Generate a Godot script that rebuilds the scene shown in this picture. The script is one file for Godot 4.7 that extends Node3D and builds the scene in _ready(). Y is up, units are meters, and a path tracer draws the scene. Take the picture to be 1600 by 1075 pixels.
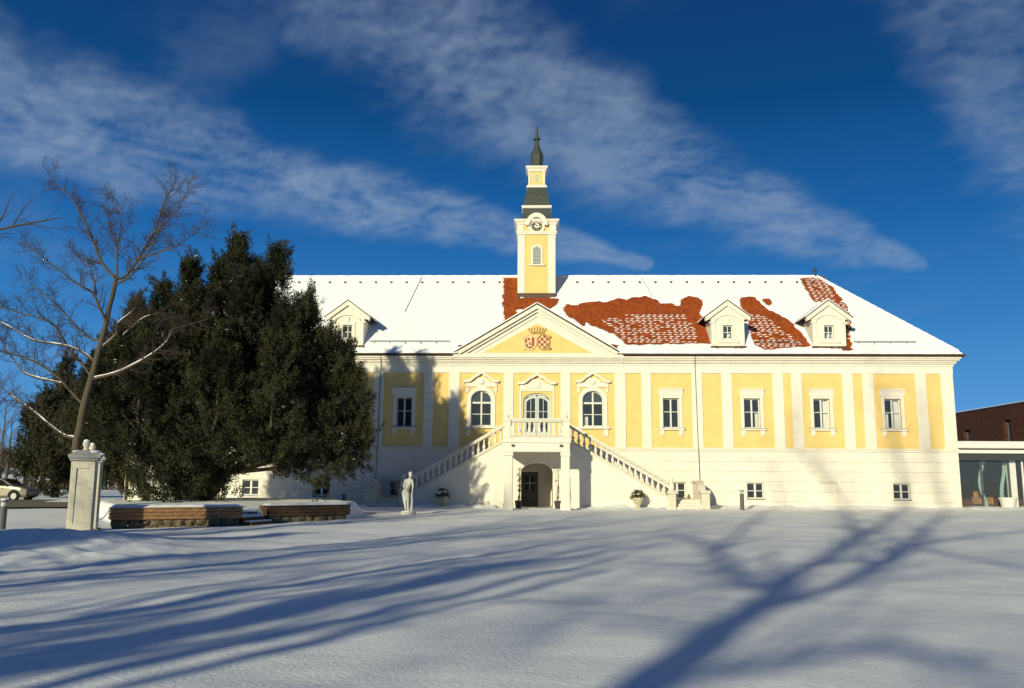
extends Node3D
# A baroque manor house in snow. x runs along the facade, z towards the viewer, y up; the facade's wall face is z = 0.

const ROOF_P1 := [Vector2(-2.23, 1.00), Vector2(-1.35, 1.00), Vector2(-1.29, 0.69), Vector2(1.33, 0.69), Vector2(1.19, 0.61), Vector2(0.52, 0.54), Vector2(-0.55, 0.54), Vector2(-1.14, 0.57), Vector2(-1.50, 0.52), Vector2(-1.37, 0.48), Vector2(-2.04, 0.39)]
const ROOF_P2 := [Vector2(1.76, 0.54), Vector2(2.02, 0.60), Vector2(2.72, 0.59), Vector2(3.03, 0.62), Vector2(4.00, 0.65), Vector2(4.61, 0.63), Vector2(5.31, 0.68), Vector2(5.88, 0.66), Vector2(6.17, 0.70), Vector2(7.19, 0.71), Vector2(7.64, 0.67), Vector2(7.93, 0.62), Vector2(8.74, 0.61), Vector2(9.26, 0.56), Vector2(9.56, 0.67), Vector2(10.12, 0.71), Vector2(10.53, 0.70), Vector2(10.67, 0.63), Vector2(10.47, 0.55), Vector2(10.14, 0.49), Vector2(10.38, 0.41), Vector2(10.41, 0.25), Vector2(10.52, 0.12), Vector2(9.76, 0.13), Vector2(5.43, 0.11), Vector2(5.28, 0.16), Vector2(4.76, 0.24), Vector2(4.01, 0.30), Vector2(3.43, 0.34), Vector2(3.05, 0.39), Vector2(2.91, 0.34), Vector2(2.45, 0.41), Vector2(1.98, 0.47)]
const ROOF_P3 := [Vector2(13.37, 0.70), Vector2(14.22, 0.71), Vector2(14.37, 0.62), Vector2(14.60, 0.55), Vector2(15.25, 0.48), Vector2(15.80, 0.37), Vector2(16.03, 0.25), Vector2(16.27, 0.10), Vector2(15.72, 0.09), Vector2(13.56, 0.06), Vector2(13.14, 0.09), Vector2(13.15, 0.25), Vector2(13.30, 0.45), Vector2(13.25, 0.60)]
const ROOF_P4 := [Vector2(14.84, 0.67), Vector2(15.16, 0.68), Vector2(15.17, 0.63), Vector2(14.87, 0.61)]
const ROOF_P5 := [Vector2(17.93, 0.97), Vector2(19.23, 1.01), Vector2(19.61, 0.83), Vector2(19.80, 0.60), Vector2(19.67, 0.44), Vector2(18.99, 0.25), Vector2(18.60, 0.06), Vector2(18.18, 0.05), Vector2(19.23, 0.54), Vector2(18.76, 0.67), Vector2(18.06, 0.65)]
const ROOF_D1 := [Vector2(4.07, 0.41), Vector2(5.95, 0.49), Vector2(9.47, 0.48), Vector2(9.62, 0.41), Vector2(9.67, 0.12), Vector2(5.52, 0.12)]
const ROOF_D2 := [Vector2(13.26, 0.49), Vector2(14.24, 0.48), Vector2(15.23, 0.29), Vector2(15.93, 0.10), Vector2(13.57, 0.06), Vector2(13.14, 0.09)]
const ROOF_D3 := [Vector2(17.93, 0.97), Vector2(19.23, 1.01), Vector2(19.61, 0.83), Vector2(19.80, 0.60), Vector2(19.68, 0.41), Vector2(18.50, 0.06), Vector2(18.12, 0.06), Vector2(19.22, 0.56), Vector2(18.06, 0.65)]
const LIMBS := [
	[[Vector2(-17.39, 0.39), Vector2(-17.52, 2.78), Vector2(-17.46, 3.46), Vector2(-17.37, 4.24), Vector2(-17.23, 4.98), Vector2(-17.11, 5.60), Vector2(-16.97, 6.35), Vector2(-16.85, 6.98), Vector2(-16.77, 7.61), Vector2(-16.69, 8.24), Vector2(-16.54, 8.88), Vector2(-16.51, 9.39)], 0.155, 0.075, false],
	[[Vector2(-16.51, 9.39), Vector2(-16.17, 9.60), Vector2(-15.55, 10.89), Vector2(-15.32, 11.70), Vector2(-15.23, 12.60), Vector2(-15.08, 13.39), Vector2(-14.89, 14.01)], 0.060, 0.012, false],
	[[Vector2(-16.49, 9.14), Vector2(-16.00, 9.47), Vector2(-15.56, 10.04), Vector2(-15.19, 10.84), Vector2(-14.89, 11.70), Vector2(-14.65, 12.33)], 0.050, 0.012, false],
	[[Vector2(-15.35, 11.00), Vector2(-14.67, 11.49), Vector2(-14.10, 11.86), Vector2(-13.66, 12.51), Vector2(-13.46, 13.02)], 0.030, 0.008, false],
	[[Vector2(-15.70, 10.17), Vector2(-14.80, 10.40), Vector2(-14.02, 10.60), Vector2(-13.41, 10.97), Vector2(-12.73, 11.49)], 0.035, 0.008, false],
	[[Vector2(-16.53, 9.42), Vector2(-17.20, 10.12), Vector2(-17.73, 11.21), Vector2(-18.21, 12.08), Vector2(-18.72, 12.82), Vector2(-19.33, 13.28), Vector2(-19.82, 13.87)], 0.060, 0.012, false],
	[[Vector2(-16.49, 9.47), Vector2(-16.63, 10.30), Vector2(-16.87, 11.08), Vector2(-17.29, 11.87), Vector2(-17.62, 12.71)], 0.035, 0.008, false],
	[[Vector2(-16.44, 9.47), Vector2(-16.42, 10.30), Vector2(-16.30, 11.08), Vector2(-16.16, 11.86), Vector2(-16.52, 12.60)], 0.035, 0.008, false],
	[[Vector2(-16.76, 7.73), Vector2(-16.91, 8.12), Vector2(-17.22, 8.75), Vector2(-17.59, 8.96), Vector2(-18.44, 9.60), Vector2(-19.20, 10.17), Vector2(-19.89, 10.69)], 0.060, 0.012, false],
	[[Vector2(-17.22, 8.75), Vector2(-17.56, 9.47), Vector2(-18.08, 10.25), Vector2(-18.53, 10.43), Vector2(-19.08, 10.82)], 0.035, 0.008, false],
	[[Vector2(-16.87, 6.65), Vector2(-16.13, 7.13), Vector2(-15.93, 7.48), Vector2(-15.30, 7.86), Vector2(-14.92, 8.24)], 0.050, 0.012, true],
	[[Vector2(-16.05, 7.15), Vector2(-15.37, 7.48), Vector2(-14.81, 7.66), Vector2(-14.01, 7.79)], 0.030, 0.008, true],
	[[Vector2(-17.10, 5.43), Vector2(-16.26, 5.63), Vector2(-15.61, 5.95), Vector2(-14.87, 6.40), Vector2(-14.30, 6.91), Vector2(-14.11, 7.38), Vector2(-13.37, 7.59), Vector2(-12.75, 7.79)], 0.065, 0.012, true],
	[[Vector2(-17.18, 5.50), Vector2(-17.49, 5.95), Vector2(-17.99, 6.47), Vector2(-18.36, 7.00), Vector2(-18.85, 7.61), Vector2(-19.94, 7.94), Vector2(-21.02, 8.29), Vector2(-22.09, 8.75)], 0.060, 0.012, false],
	[[Vector2(-17.05, 6.05), Vector2(-17.46, 6.42), Vector2(-18.08, 6.67), Vector2(-19.13, 6.82), Vector2(-20.06, 7.33), Vector2(-20.97, 7.78), Vector2(-21.76, 7.98)], 0.050, 0.012, true],
	[[Vector2(-17.36, 4.39), Vector2(-17.86, 4.93), Vector2(-18.41, 5.52), Vector2(-19.23, 6.04), Vector2(-19.96, 6.29), Vector2(-20.84, 6.47), Vector2(-21.87, 6.59)], 0.065, 0.015, false],
	[[Vector2(-18.21, 5.23), Vector2(-19.44, 5.52), Vector2(-19.81, 5.77), Vector2(-20.35, 6.59), Vector2(-20.79, 7.22)], 0.045, 0.010, true],
	[[Vector2(-17.55, 3.17), Vector2(-18.08, 3.26), Vector2(-18.67, 3.65), Vector2(-19.41, 4.21), Vector2(-20.16, 4.68), Vector2(-20.70, 5.02), Vector2(-21.62, 5.46)], 0.060, 0.015, true],
	[[Vector2(-16.92, 6.93), Vector2(-17.35, 7.03), Vector2(-18.08, 7.56), Vector2(-18.92, 8.39), Vector2(-20.06, 9.19), Vector2(-20.77, 9.65)], 0.050, 0.010, false],
]
const SHADOW_A := [
	[[Vector2(0.92, 44.61), Vector2(1.62, 42.98), Vector2(2.51, 40.97), Vector2(3.63, 38.38)], 0.290, 0.230],
	[[Vector2(3.43, 38.78), Vector2(4.66, 35.81), Vector2(5.73, 33.46), Vector2(9.12, 26.10), Vector2(13.91, 15.78), Vector2(21.67, -1.22), Vector2(22.84, -3.67), Vector2(25.04, -8.60), Vector2(27.93, -15.78), Vector2(31.28, -24.43)], 0.200, 0.080],
	[[Vector2(2.92, 40.12), Vector2(3.60, 39.32), Vector2(5.23, 36.79), Vector2(6.80, 34.05), Vector2(10.71, 27.22), Vector2(13.24, 24.09), Vector2(17.22, 19.95)], 0.150, 0.070],
	[[Vector2(5.39, 36.48), Vector2(8.68, 30.13), Vector2(14.87, 17.65), Vector2(21.38, 4.82), Vector2(25.63, -4.91), Vector2(28.92, -13.37), Vector2(32.65, -21.97)], 0.150, 0.050],
	[[Vector2(3.63, 38.38), Vector2(3.56, 36.64), Vector2(4.17, 31.19), Vector2(4.64, 26.66), Vector2(4.23, 24.00)], 0.160, 0.070],
	[[Vector2(9.53, 29.21), Vector2(9.73, 31.13), Vector2(9.39, 34.44)], 0.070, 0.040],
	[[Vector2(9.12, 26.10), Vector2(13.64, 12.93), Vector2(18.57, -2.39), Vector2(19.72, -7.18), Vector2(20.82, -12.03), Vector2(23.79, -19.40)], 0.130, 0.050],
	[[Vector2(4.17, 31.19), Vector2(6.36, 23.36), Vector2(11.90, 5.82), Vector2(15.60, -3.51), Vector2(18.06, -9.56)], 0.090, 0.030],
	[[Vector2(1.20, 44.41), Vector2(1.74, 44.09), Vector2(2.84, 43.22), Vector2(3.56, 42.71), Vector2(3.80, 43.75), Vector2(3.89, 44.62)], 0.110, 0.060],
	[[Vector2(1.69, 42.55), Vector2(1.53, 41.88), Vector2(1.14, 41.55), Vector2(0.72, 40.57), Vector2(0.26, 39.38), Vector2(-0.32, 39.42)], 0.055, 0.020],
	[[Vector2(0.72, 40.57), Vector2(0.17, 42.64), Vector2(-0.18, 44.07)], 0.030, 0.015],
	[[Vector2(0.35, 39.37), Vector2(1.23, 38.58), Vector2(1.68, 38.69)], 0.030, 0.015],
]
const SHADOW_B1 := [[Vector2(-4.85, 45.05), Vector2(-4.62, 44.20), Vector2(-4.10, 42.92), Vector2(-3.33, 41.24), Vector2(-2.56, 39.39), Vector2(-0.47, 34.07)], 0.420, 0.280]
const SHADOW_B2 := [[Vector2(-3.77, 45.06), Vector2(-3.37, 43.85), Vector2(-2.71, 42.65), Vector2(-1.72, 40.47), Vector2(-0.38, 37.18), Vector2(1.69, 32.66)], 0.130, 0.100]
const SHADOW_B3 := [[Vector2(-3.16, 45.02), Vector2(-2.74, 43.98), Vector2(-2.17, 42.80), Vector2(-1.43, 41.10), Vector2(-0.33, 38.86), Vector2(1.23, 35.21)], 0.110, 0.070]
const SHADOW_B4 := [[Vector2(-4.28, 45.23), Vector2(-4.19, 44.91), Vector2(-3.58, 43.72), Vector2(-2.89, 42.05), Vector2(-1.86, 39.54), Vector2(-1.16, 37.34)], 0.035, 0.030]
const BAND_1 := [Vector3(-55.6, 22.9, 6.3), Vector3(-45.3, 23.1, 5.9), Vector3(-33.5, 20.7, 5.0), Vector3(-24.7, 20.0, 3.8), Vector3(-14.6, 18.3, 2.6), Vector3(-3.9, 16.8, 1.8), Vector3(7.2, 14.1, 0.6)]
const BAND_2 := [Vector3(-18.9, 40.0, 9.2), Vector3(-12.8, 33.4, 8.4), Vector3(-5.4, 28.2, 6.7), Vector3(0.4, 24.0, 5.2), Vector3(6.9, 20.9, 4.2), Vector3(13.1, 17.7, 3.0), Vector3(19.0, 14.9, 2.0), Vector3(24.0, 13.0, 0.5)]
const BAND_3 := [Vector3(24.3, 37.6, 8.4), Vector3(27.3, 29.4, 5.5), Vector3(28.9, 23.3, 4.0), Vector3(31.1, 19.0, 5.0), Vector3(37.9, 11.0, 5.0)]


const SUN_AZ := 24.5
const SUN_EL := 15.5
const EAVE_Y := 9.15
const EAVE_Z := 0.5
const RIDGE_Y := 15.5
const RIDGE_Z := -6.75
const SLOPE := 9.637
const HALF := 24.47

var M := {}
var rng := RandomNumberGenerator.new()
var taken := {}
var relief := FastNoiseLite.new()
var ripple := FastNoiseLite.new()
var lumps := FastNoiseLite.new()


# ---------------------------------------------------------------- geometry collector
class G:
	var v := PackedVector3Array()
	var n := PackedVector3Array()
	var c := PackedColorArray()
	var tint := Color.WHITE
	var use_tint := false

	func tri(a: Vector3, b: Vector3, d: Vector3) -> void:
		var m := (b - a).cross(d - a).normalized()
		v.append(a); v.append(d); v.append(b)
		n.append(m); n.append(m); n.append(m)
		if use_tint:
			c.append(tint); c.append(tint); c.append(tint)

	func tri_n(a: Vector3, b: Vector3, d: Vector3, na: Vector3, nb: Vector3, nd: Vector3) -> void:
		v.append(a); v.append(d); v.append(b)
		n.append(na); n.append(nd); n.append(nb)
		if use_tint:
			c.append(tint); c.append(tint); c.append(tint)

	func quad(a: Vector3, b: Vector3, d: Vector3, e: Vector3) -> void:
		tri(a, b, d); tri(a, d, e)

	func hexa(p: Array) -> void:   # p[0..3] bottom ring anticlockwise seen from above, p[4..7] top ring
		quad(p[3], p[2], p[1], p[0]); quad(p[4], p[5], p[6], p[7])
		for i in 4:
			var j := (i + 1) % 4
			quad(p[i], p[j], p[4 + j], p[4 + i])

	func box(a: Vector3, b: Vector3) -> void:
		hexa([Vector3(a.x, a.y, b.z), Vector3(b.x, a.y, b.z), Vector3(b.x, a.y, a.z), Vector3(a.x, a.y, a.z),
			Vector3(a.x, b.y, b.z), Vector3(b.x, b.y, b.z), Vector3(b.x, b.y, a.z), Vector3(a.x, b.y, a.z)])

	func cbox(a: Vector3, b: Vector3, k: float) -> void:   # box with chamfered edges
		var m := (a + b) * 0.5
		var h := (b - a) * 0.5
		for ax in 3:
			for s in [-1.0, 1.0]:
				var u := (ax + 1) % 3
				var w := (ax + 2) % 3
				var q := []
				for e in [[-1.0, -1.0], [1.0, -1.0], [1.0, 1.0], [-1.0, 1.0]]:
					var p := Vector3.ZERO
					p[ax] = s * h[ax]; p[u] = e[0] * (h[u] - k); p[w] = e[1] * (h[w] - k)
					q.append(m + p)
				if s > 0: quad(q[0], q[1], q[2], q[3])
				else: quad(q[3], q[2], q[1], q[0])
		for ax in 3:
			var u := (ax + 1) % 3
			var w := (ax + 2) % 3
			for su in [-1.0, 1.0]:
				for sw in [-1.0, 1.0]:
					var q := []
					for e in [[-1.0, 0], [1.0, 0], [1.0, 1], [-1.0, 1]]:
						var p := Vector3.ZERO
						p[ax] = e[0] * (h[ax] - k)
						p[u] = su * (h[u] - (k if e[1] == 1 else 0.0)); p[w] = sw * (h[w] - (0.0 if e[1] == 1 else k))
						q.append(m + p)
					if su * sw > 0: quad(q[0], q[1], q[2], q[3])
					else: quad(q[3], q[2], q[1], q[0])
		for sx in [-1.0, 1.0]:
			for sy in [-1.0, 1.0]:
				for sz in [-1.0, 1.0]:
					var px := m + Vector3(sx * h.x, sy * (h.y - k), sz * (h.z - k))
					var py := m + Vector3(sx * (h.x - k), sy * h.y, sz * (h.z - k))
					var pz := m + Vector3(sx * (h.x - k), sy * (h.y - k), sz * h.z)
					if sx * sy * sz > 0: tri(px, py, pz)
					else: tri(px, pz, py)

	func prism(poly: PackedVector2Array, z0: float, z1: float, xf := Transform3D.IDENTITY) -> void:   # outline in x, y pushed from z0 to z1
		var p := poly.duplicate()
		if Geometry2D.is_polygon_clockwise(p): p.reverse()
		var t := Geometry2D.triangulate_polygon(p)
		for i in range(0, t.size(), 3):
			var a := p[t[i]]; var b := p[t[i + 1]]; var d := p[t[i + 2]]
			if (b - a).cross(d - a) < 0:
				var s := b; b = d; d = s
			tri(xf * Vector3(a.x, a.y, z1), xf * Vector3(b.x, b.y, z1), xf * Vector3(d.x, d.y, z1))
			tri(xf * Vector3(a.x, a.y, z0), xf * Vector3(d.x, d.y, z0), xf * Vector3(b.x, b.y, z0))
		for i in p.size():
			var a := p[i]; var b := p[(i + 1) % p.size()]
			quad(xf * Vector3(a.x, a.y, z0), xf * Vector3(b.x, b.y, z0), xf * Vector3(b.x, b.y, z1), xf * Vector3(a.x, a.y, z1))

	func lathe(prof: Array, at: Vector3, segs: int, turn := 0.0, flat := false, squash := 1.0) -> void:   # prof: Vector2(radius, height) from the bottom up
		for i in prof.size() - 1:
			var p: Vector2 = prof[i]; var q: Vector2 = prof[i + 1]
			var d := q - p
			var nn := Vector2(d.y, -d.x).normalized()
			for k in segs:
				var a0 := turn + TAU * k / segs; var a1 := turn + TAU * (k + 1) / segs
				var c0 := Vector3(cos(a0), 0, -sin(a0) * squash); var c1 := Vector3(cos(a1), 0, -sin(a1) * squash)
				var A := at + c0 * p.x + Vector3(0, p.y, 0); var B := at + c1 * p.x + Vector3(0, p.y, 0)
				var C := at + c1 * q.x + Vector3(0, q.y, 0); var D := at + c0 * q.x + Vector3(0, q.y, 0)
				if flat:
					if p.x > 1e-5: tri(A, B, C)
					if q.x > 1e-5: tri(A, C, D)
				else:
					var n0 := c0 * nn.x + Vector3(0, nn.y, 0); var n1 := c1 * nn.x + Vector3(0, nn.y, 0)
					if p.x > 1e-5: tri_n(A, B, C, n0, n1, n1)
					if q.x > 1e-5: tri_n(A, C, D, n0, n1, n0)

	func tube(pts: Array, radii: Array, segs: int) -> void:
		var side := Vector3.ZERO
		var rings := []
		var dirs := []
		for i in pts.size():
			var d: Vector3 = (pts[mini(i + 1, pts.size() - 1)] - pts[maxi(i - 1, 0)]).normalized()
			if side == Vector3.ZERO:
				side = d.cross(Vector3(0.31, 0.2, 0.93)).normalized()
			else:
				side = (side - d * side.dot(d)).normalized()
			var up := d.cross(side)
			var ring := []
			for k in segs:
				var a := TAU * k / segs
				ring.append(side * cos(a) + up * sin(a))
			rings.append(ring); dirs.append(d)
		for i in pts.size() - 1:
			for k in segs:
				var j := (k + 1) % segs
				var n0: Vector3 = rings[i][k]; var n1: Vector3 = rings[i][j]
				var m0: Vector3 = rings[i + 1][k]; var m1: Vector3 = rings[i + 1][j]
				var A: Vector3 = pts[i] + n0 * radii[i]; var B: Vector3 = pts[i] + n1 * radii[i]
				var C: Vector3 = pts[i + 1] + m1 * radii[i + 1]; var D: Vector3 = pts[i + 1] + m0 * radii[i + 1]
				tri_n(A, B, C, n0, n1, m1); tri_n(A, C, D, n0, m1, m0)
		var e := pts.size() - 1
		for k in segs:
			var j := (k + 1) % segs
			tri(pts[0], pts[0] + rings[0][j] * radii[0], pts[0] + rings[0][k] * radii[0])
			tri(pts[e], pts[e] + rings[e][k] * radii[e], pts[e] + rings[e][j] * radii[e])

	func ball(at: Vector3, r: Vector3, seed_ := 0, rough := 0.0, su := 10, sv := 6) -> void:
		var nz := FastNoiseLite.new()
		nz.seed = seed_; nz.frequency = 1.4
		var f := func(i: int, j: int) -> Vector3:
			var a := TAU * i / su; var b := PI * j / sv - PI / 2
			var d := Vector3(cos(a) * cos(b), sin(b), -sin(a) * cos(b))
			return d * (1.0 + rough * nz.get_noise_3dv(d * 1.7 + Vector3(seed_, 0, 0)))
		for i in su:
			for j in sv:
				var p: Array = [f.call(i, j), f.call((i + 1) % su, j), f.call((i + 1) % su, j + 1), f.call(i, j + 1)]
				var q := []
				var m := []
				for x in p:
					q.append(at + x * r); m.append((x / r).normalized())
				if j > 0: tri_n(q[0], q[1], q[2], m[0], m[1], m[2])
				if j < sv - 1: tri_n(q[0], q[2], q[3], m[0], m[2], m[3])

	func mesh() -> ArrayMesh:
		var a := []
		a.resize(Mesh.ARRAY_MAX)
		a[Mesh.ARRAY_VERTEX] = v; a[Mesh.ARRAY_NORMAL] = n
		if use_tint: a[Mesh.ARRAY_COLOR] = c
		var m := ArrayMesh.new()
		m.add_surface_from_arrays(Mesh.PRIMITIVE_TRIANGLES, a)
		return m


# ---------------------------------------------------------------- scene helpers
func numbered(called: String) -> String:
	taken[called] = taken.get(called, -1) + 1
	return called if taken[called] == 0 else "%s_%03d" % [called, taken[called]]

func thing(called: String, label: String, category: String, at := Vector3.ZERO, turn := 0.0, group := "") -> Node3D:
	var o := Node3D.new()
	o.name = numbered(called)
	add_child(o)
	o.position = at
	o.rotation.y = turn
	tag(o, label, category, group)
	return o

func tag(o: Node, label: String, category: String, group := "") -> void:
	o.set_meta("label", label)
	o.set_meta("category", category)
	if group != "": o.set_meta("group", group)

func node(called: String, parent: Node, at := Vector3.ZERO) -> Node3D:
	var o := Node3D.new()
	o.name = called
	parent.add_child(o, true)
	o.position = at
	return o

func part(called: String, g, m: Material, parent: Node, at := Vector3.ZERO) -> MeshInstance3D:
	var o := MeshInstance3D.new()
	o.name = called
	o.mesh = g if g is Mesh else g.mesh()
	o.material_override = m
	parent.add_child(o, true)
	o.position = at
	return o

func struct(called: String, g, m: Material) -> MeshInstance3D:
	var o := part(called, g, m, self)
	o.set_meta("kind", "structure")
	return o

func copies(called: String, mesh: Mesh, m: Material, xfs: Array, cols: Array, parent: Node) -> MultiMeshInstance3D:
	var mm := MultiMesh.new()
	mm.transform_format = MultiMesh.TRANSFORM_3D
	mm.use_colors = cols.size() > 0
	mm.mesh = mesh
	mm.instance_count = xfs.size()
	for i in xfs.size():
		mm.set_instance_transform(i, xfs[i])
		if cols.size() > 0: mm.set_instance_color(i, cols[i])
	var o := MultiMeshInstance3D.new()
	o.name = called
	o.multimesh = mm
	o.material_override = m
	parent.add_child(o, true)
	return o

func box_part(called: String, a: Vector3, b: Vector3, m: Material, parent: Node, chamfer := 0.0) -> MeshInstance3D:
	var g := G.new()
	if chamfer > 0: g.cbox(a, b, chamfer)
	else: g.box(a, b)
	return part(called, g, m, parent)

func lin(r: float, g: float, b: float) -> Color:
	return Color(r, g, b).linear_to_srgb()

func noise_tex(freq: float, seed_: int, lo: float, hi: float, octaves := 4, size := 512) -> NoiseTexture2D:
	var f := FastNoiseLite.new()
	f.noise_type = FastNoiseLite.TYPE_SIMPLEX_SMOOTH
	f.seed = seed_; f.frequency = freq; f.fractal_octaves = octaves
	var t := NoiseTexture2D.new()
	t.width = size; t.height = size; t.seamless = true; t.noise = f
	var r := Gradient.new()
	r.set_color(0, Color(lo, lo, lo)); r.set_color(1, Color(hi, hi, hi))
	t.color_ramp = r
	return t

func mat(called: String, col: Color, rough: float, tex: Texture2D = null, scale := 1.0, bump: Texture2D = null, bump_cm := 0.0) -> StandardMaterial3D:
	var m := StandardMaterial3D.new()
	m.resource_name = called
	m.albedo_color = col
	m.roughness = rough
	m.metallic_specular = 0.35
	if tex or bump:
		m.uv1_triplanar = true; m.uv1_world_triplanar = true
		m.uv1_scale = Vector3.ONE * scale
	if tex: m.albedo_texture = tex
	if bump:
		m.heightmap_enabled = true; m.heightmap_texture = bump; m.heightmap_scale = bump_cm
	M[called] = m
	return m

func make_materials() -> void:
	var mottle := noise_tex(0.012, 3, 0.935, 1.0, 5)
	var grain := noise_tex(0.05, 5, 0.0, 1.0, 4)
	var streak := noise_tex(0.02, 8, 0.82, 1.0, 5)
	mat("cream", lin(0.765, 0.705, 0.60), 0.85, mottle, 0.21, grain, 0.12)
	mat("yellow", lin(0.76, 0.54, 0.205), 0.85, mottle, 0.17, grain, 0.12)
	mat("stone", lin(0.70, 0.65, 0.52), 0.85, streak, 0.9, grain, 0.3)
	mat("pier", lin(0.66, 0.61, 0.49), 0.85, streak, 0.7, grain, 0.3)
	mat("pier_cap", lin(0.42, 0.41, 0.38), 0.8, streak, 0.9, grain, 0.3)
	mat("marble", lin(0.76, 0.73, 0.64), 0.7, streak, 1.3, grain, 0.2)
	mat("snow", lin(0.84, 0.85, 0.86), 0.75, noise_tex(0.02, 31, 0.95, 1.0), 0.5, grain, 0.5)
	M.snow.metallic_specular = 0.25
	mat("roof_snow", lin(0.84, 0.85, 0.86), 0.8, null, 1.6, grain, 0.9)
	mat("tile", lin(0.40, 0.082, 0.014), 0.8, streak, 1.1, grain, 0.4)
	M.tile.vertex_color_use_as_albedo = true
	mat("brown_metal", lin(0.11, 0.06, 0.045), 0.5, streak, 0.8)
	mat("copper", lin(0.085, 0.10, 0.085), 0.55, noise_tex(0.03, 14, 0.55, 1.0, 5), 0.9)
	mat("frame", lin(0.62, 0.61, 0.56), 0.55)
	mat("grey_door", lin(0.50, 0.52, 0.50), 0.55)
	mat("dark_door", lin(0.10, 0.095, 0.08), 0.5)
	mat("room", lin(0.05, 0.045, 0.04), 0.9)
	mat("curtain", lin(0.65, 0.64, 0.60), 0.9)
	mat("iron", lin(0.05, 0.05, 0.055), 0.5)
	mat("grey_metal", lin(0.09, 0.095, 0.10), 0.45)
	mat("louver", lin(0.42, 0.44, 0.40), 0.7)
	mat("wood", lin(0.47, 0.25, 0.115), 0.7, noise_tex(0.015, 21, 0.6, 1.0, 5), 0.8, grain, 0.4)
	mat("dark_wood", lin(0.15, 0.085, 0.05), 0.7, noise_tex(0.015, 22, 0.45, 1.0, 5), 0.8, grain, 0.4)
	mat("rock", lin(0.33, 0.26, 0.16), 0.9, noise_tex(0.03, 23, 0.35, 1.0, 5), 0.9, grain, 2.0)
	mat("bark", lin(0.105, 0.083, 0.055), 0.9, streak, 2.0, grain, 1.0)
	mat("twig", lin(0.075, 0.05, 0.04), 0.9)
	mat("needles", Color.WHITE, 0.7)
	M.needles.vertex_color_use_as_albedo = true
	M.needles.metallic_specular = 0.3
	mat("shield_red", lin(0.30, 0.085, 0.05), 0.6)
	mat("shield_pale", lin(0.78, 0.52, 0.27), 0.7)
	mat("shield_gold", lin(0.40, 0.24, 0.09), 0.6)
	mat("clock_black", lin(0.02, 0.018, 0.016), 0.4)
	mat("gold", lin(0.75, 0.62, 0.30), 0.4)
	mat("rust", lin(0.115, 0.04, 0.024), 0.85, noise_tex(0.02, 41, 0.55, 1.0, 5), 0.35, grain, 0.6)
	mat("fascia", lin(0.66, 0.64, 0.60), 0.4)
	mat("dark_fascia", lin(0.045, 0.05, 0.055), 0.4)
	mat("pot_white", lin(0.62, 0.60, 0.54), 0.6)
	mat("pot_dark", lin(0.05, 0.05, 0.052), 0.5)
	mat("driveway", lin(0.22, 0.195, 0.13), 0.9, streak, 0.3, grain, 1.0)
	mat("car_paint", lin(0.24, 0.215, 0.155), 0.3)  # beige darkened evenly: the shade on the car is put into its colour
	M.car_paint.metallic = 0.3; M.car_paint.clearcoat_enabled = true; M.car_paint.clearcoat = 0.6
	mat("tyre", lin(0.02, 0.02, 0.02), 0.9)
	mat("rim", lin(0.22, 0.22, 0.22), 0.4)
	M.rim.metallic = 0.7
	mat("far_wood", lin(0.10, 0.075, 0.055), 0.9)
	mat("ceramic", lin(0.58, 0.50, 0.34), 0.8, streak, 2.0, grain, 0.5)
	mat("teal_glass", lin(0.24, 0.36, 0.33), 0.4)
	mat("parquet", lin(0.30, 0.16, 0.08), 0.7)
	var gl := mat("glass", Color(0.75, 0.8, 0.82, 0.06), 0.03)
	gl.transparency = BaseMaterial3D.TRANSPARENCY_ALPHA
	gl.metallic_specular = 0.5
	var dg := mat("car_glass", Color(0.05, 0.055, 0.06, 0.75), 0.05)
	dg.transparency = BaseMaterial3D.TRANSPARENCY_ALPHA
	dg.metallic_specular = 0.5


# ---------------------------------------------------------------- sky
func band_at(band: Array, az: float, el: float) -> float:
	var best := 9.0
	var p := Vector2(az, el)
	for i in band.size() - 1:
		var a: Vector3 = band[i]; var b: Vector3 = band[i + 1]
		var d := Vector2(b.x - a.x, b.y - a.y)
		var t := clampf((p - Vector2(a.x, a.y)).dot(d) / d.length_squared(), 0.0, 1.0)
		best = minf(best, (p - Vector2(a.x, a.y) - d * t).length() / lerpf(a.z, b.z, t))
	return best

var sky_a := FastNoiseLite.new()
var sky_b := FastNoiseLite.new()
var sky_c := FastNoiseLite.new()

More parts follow.
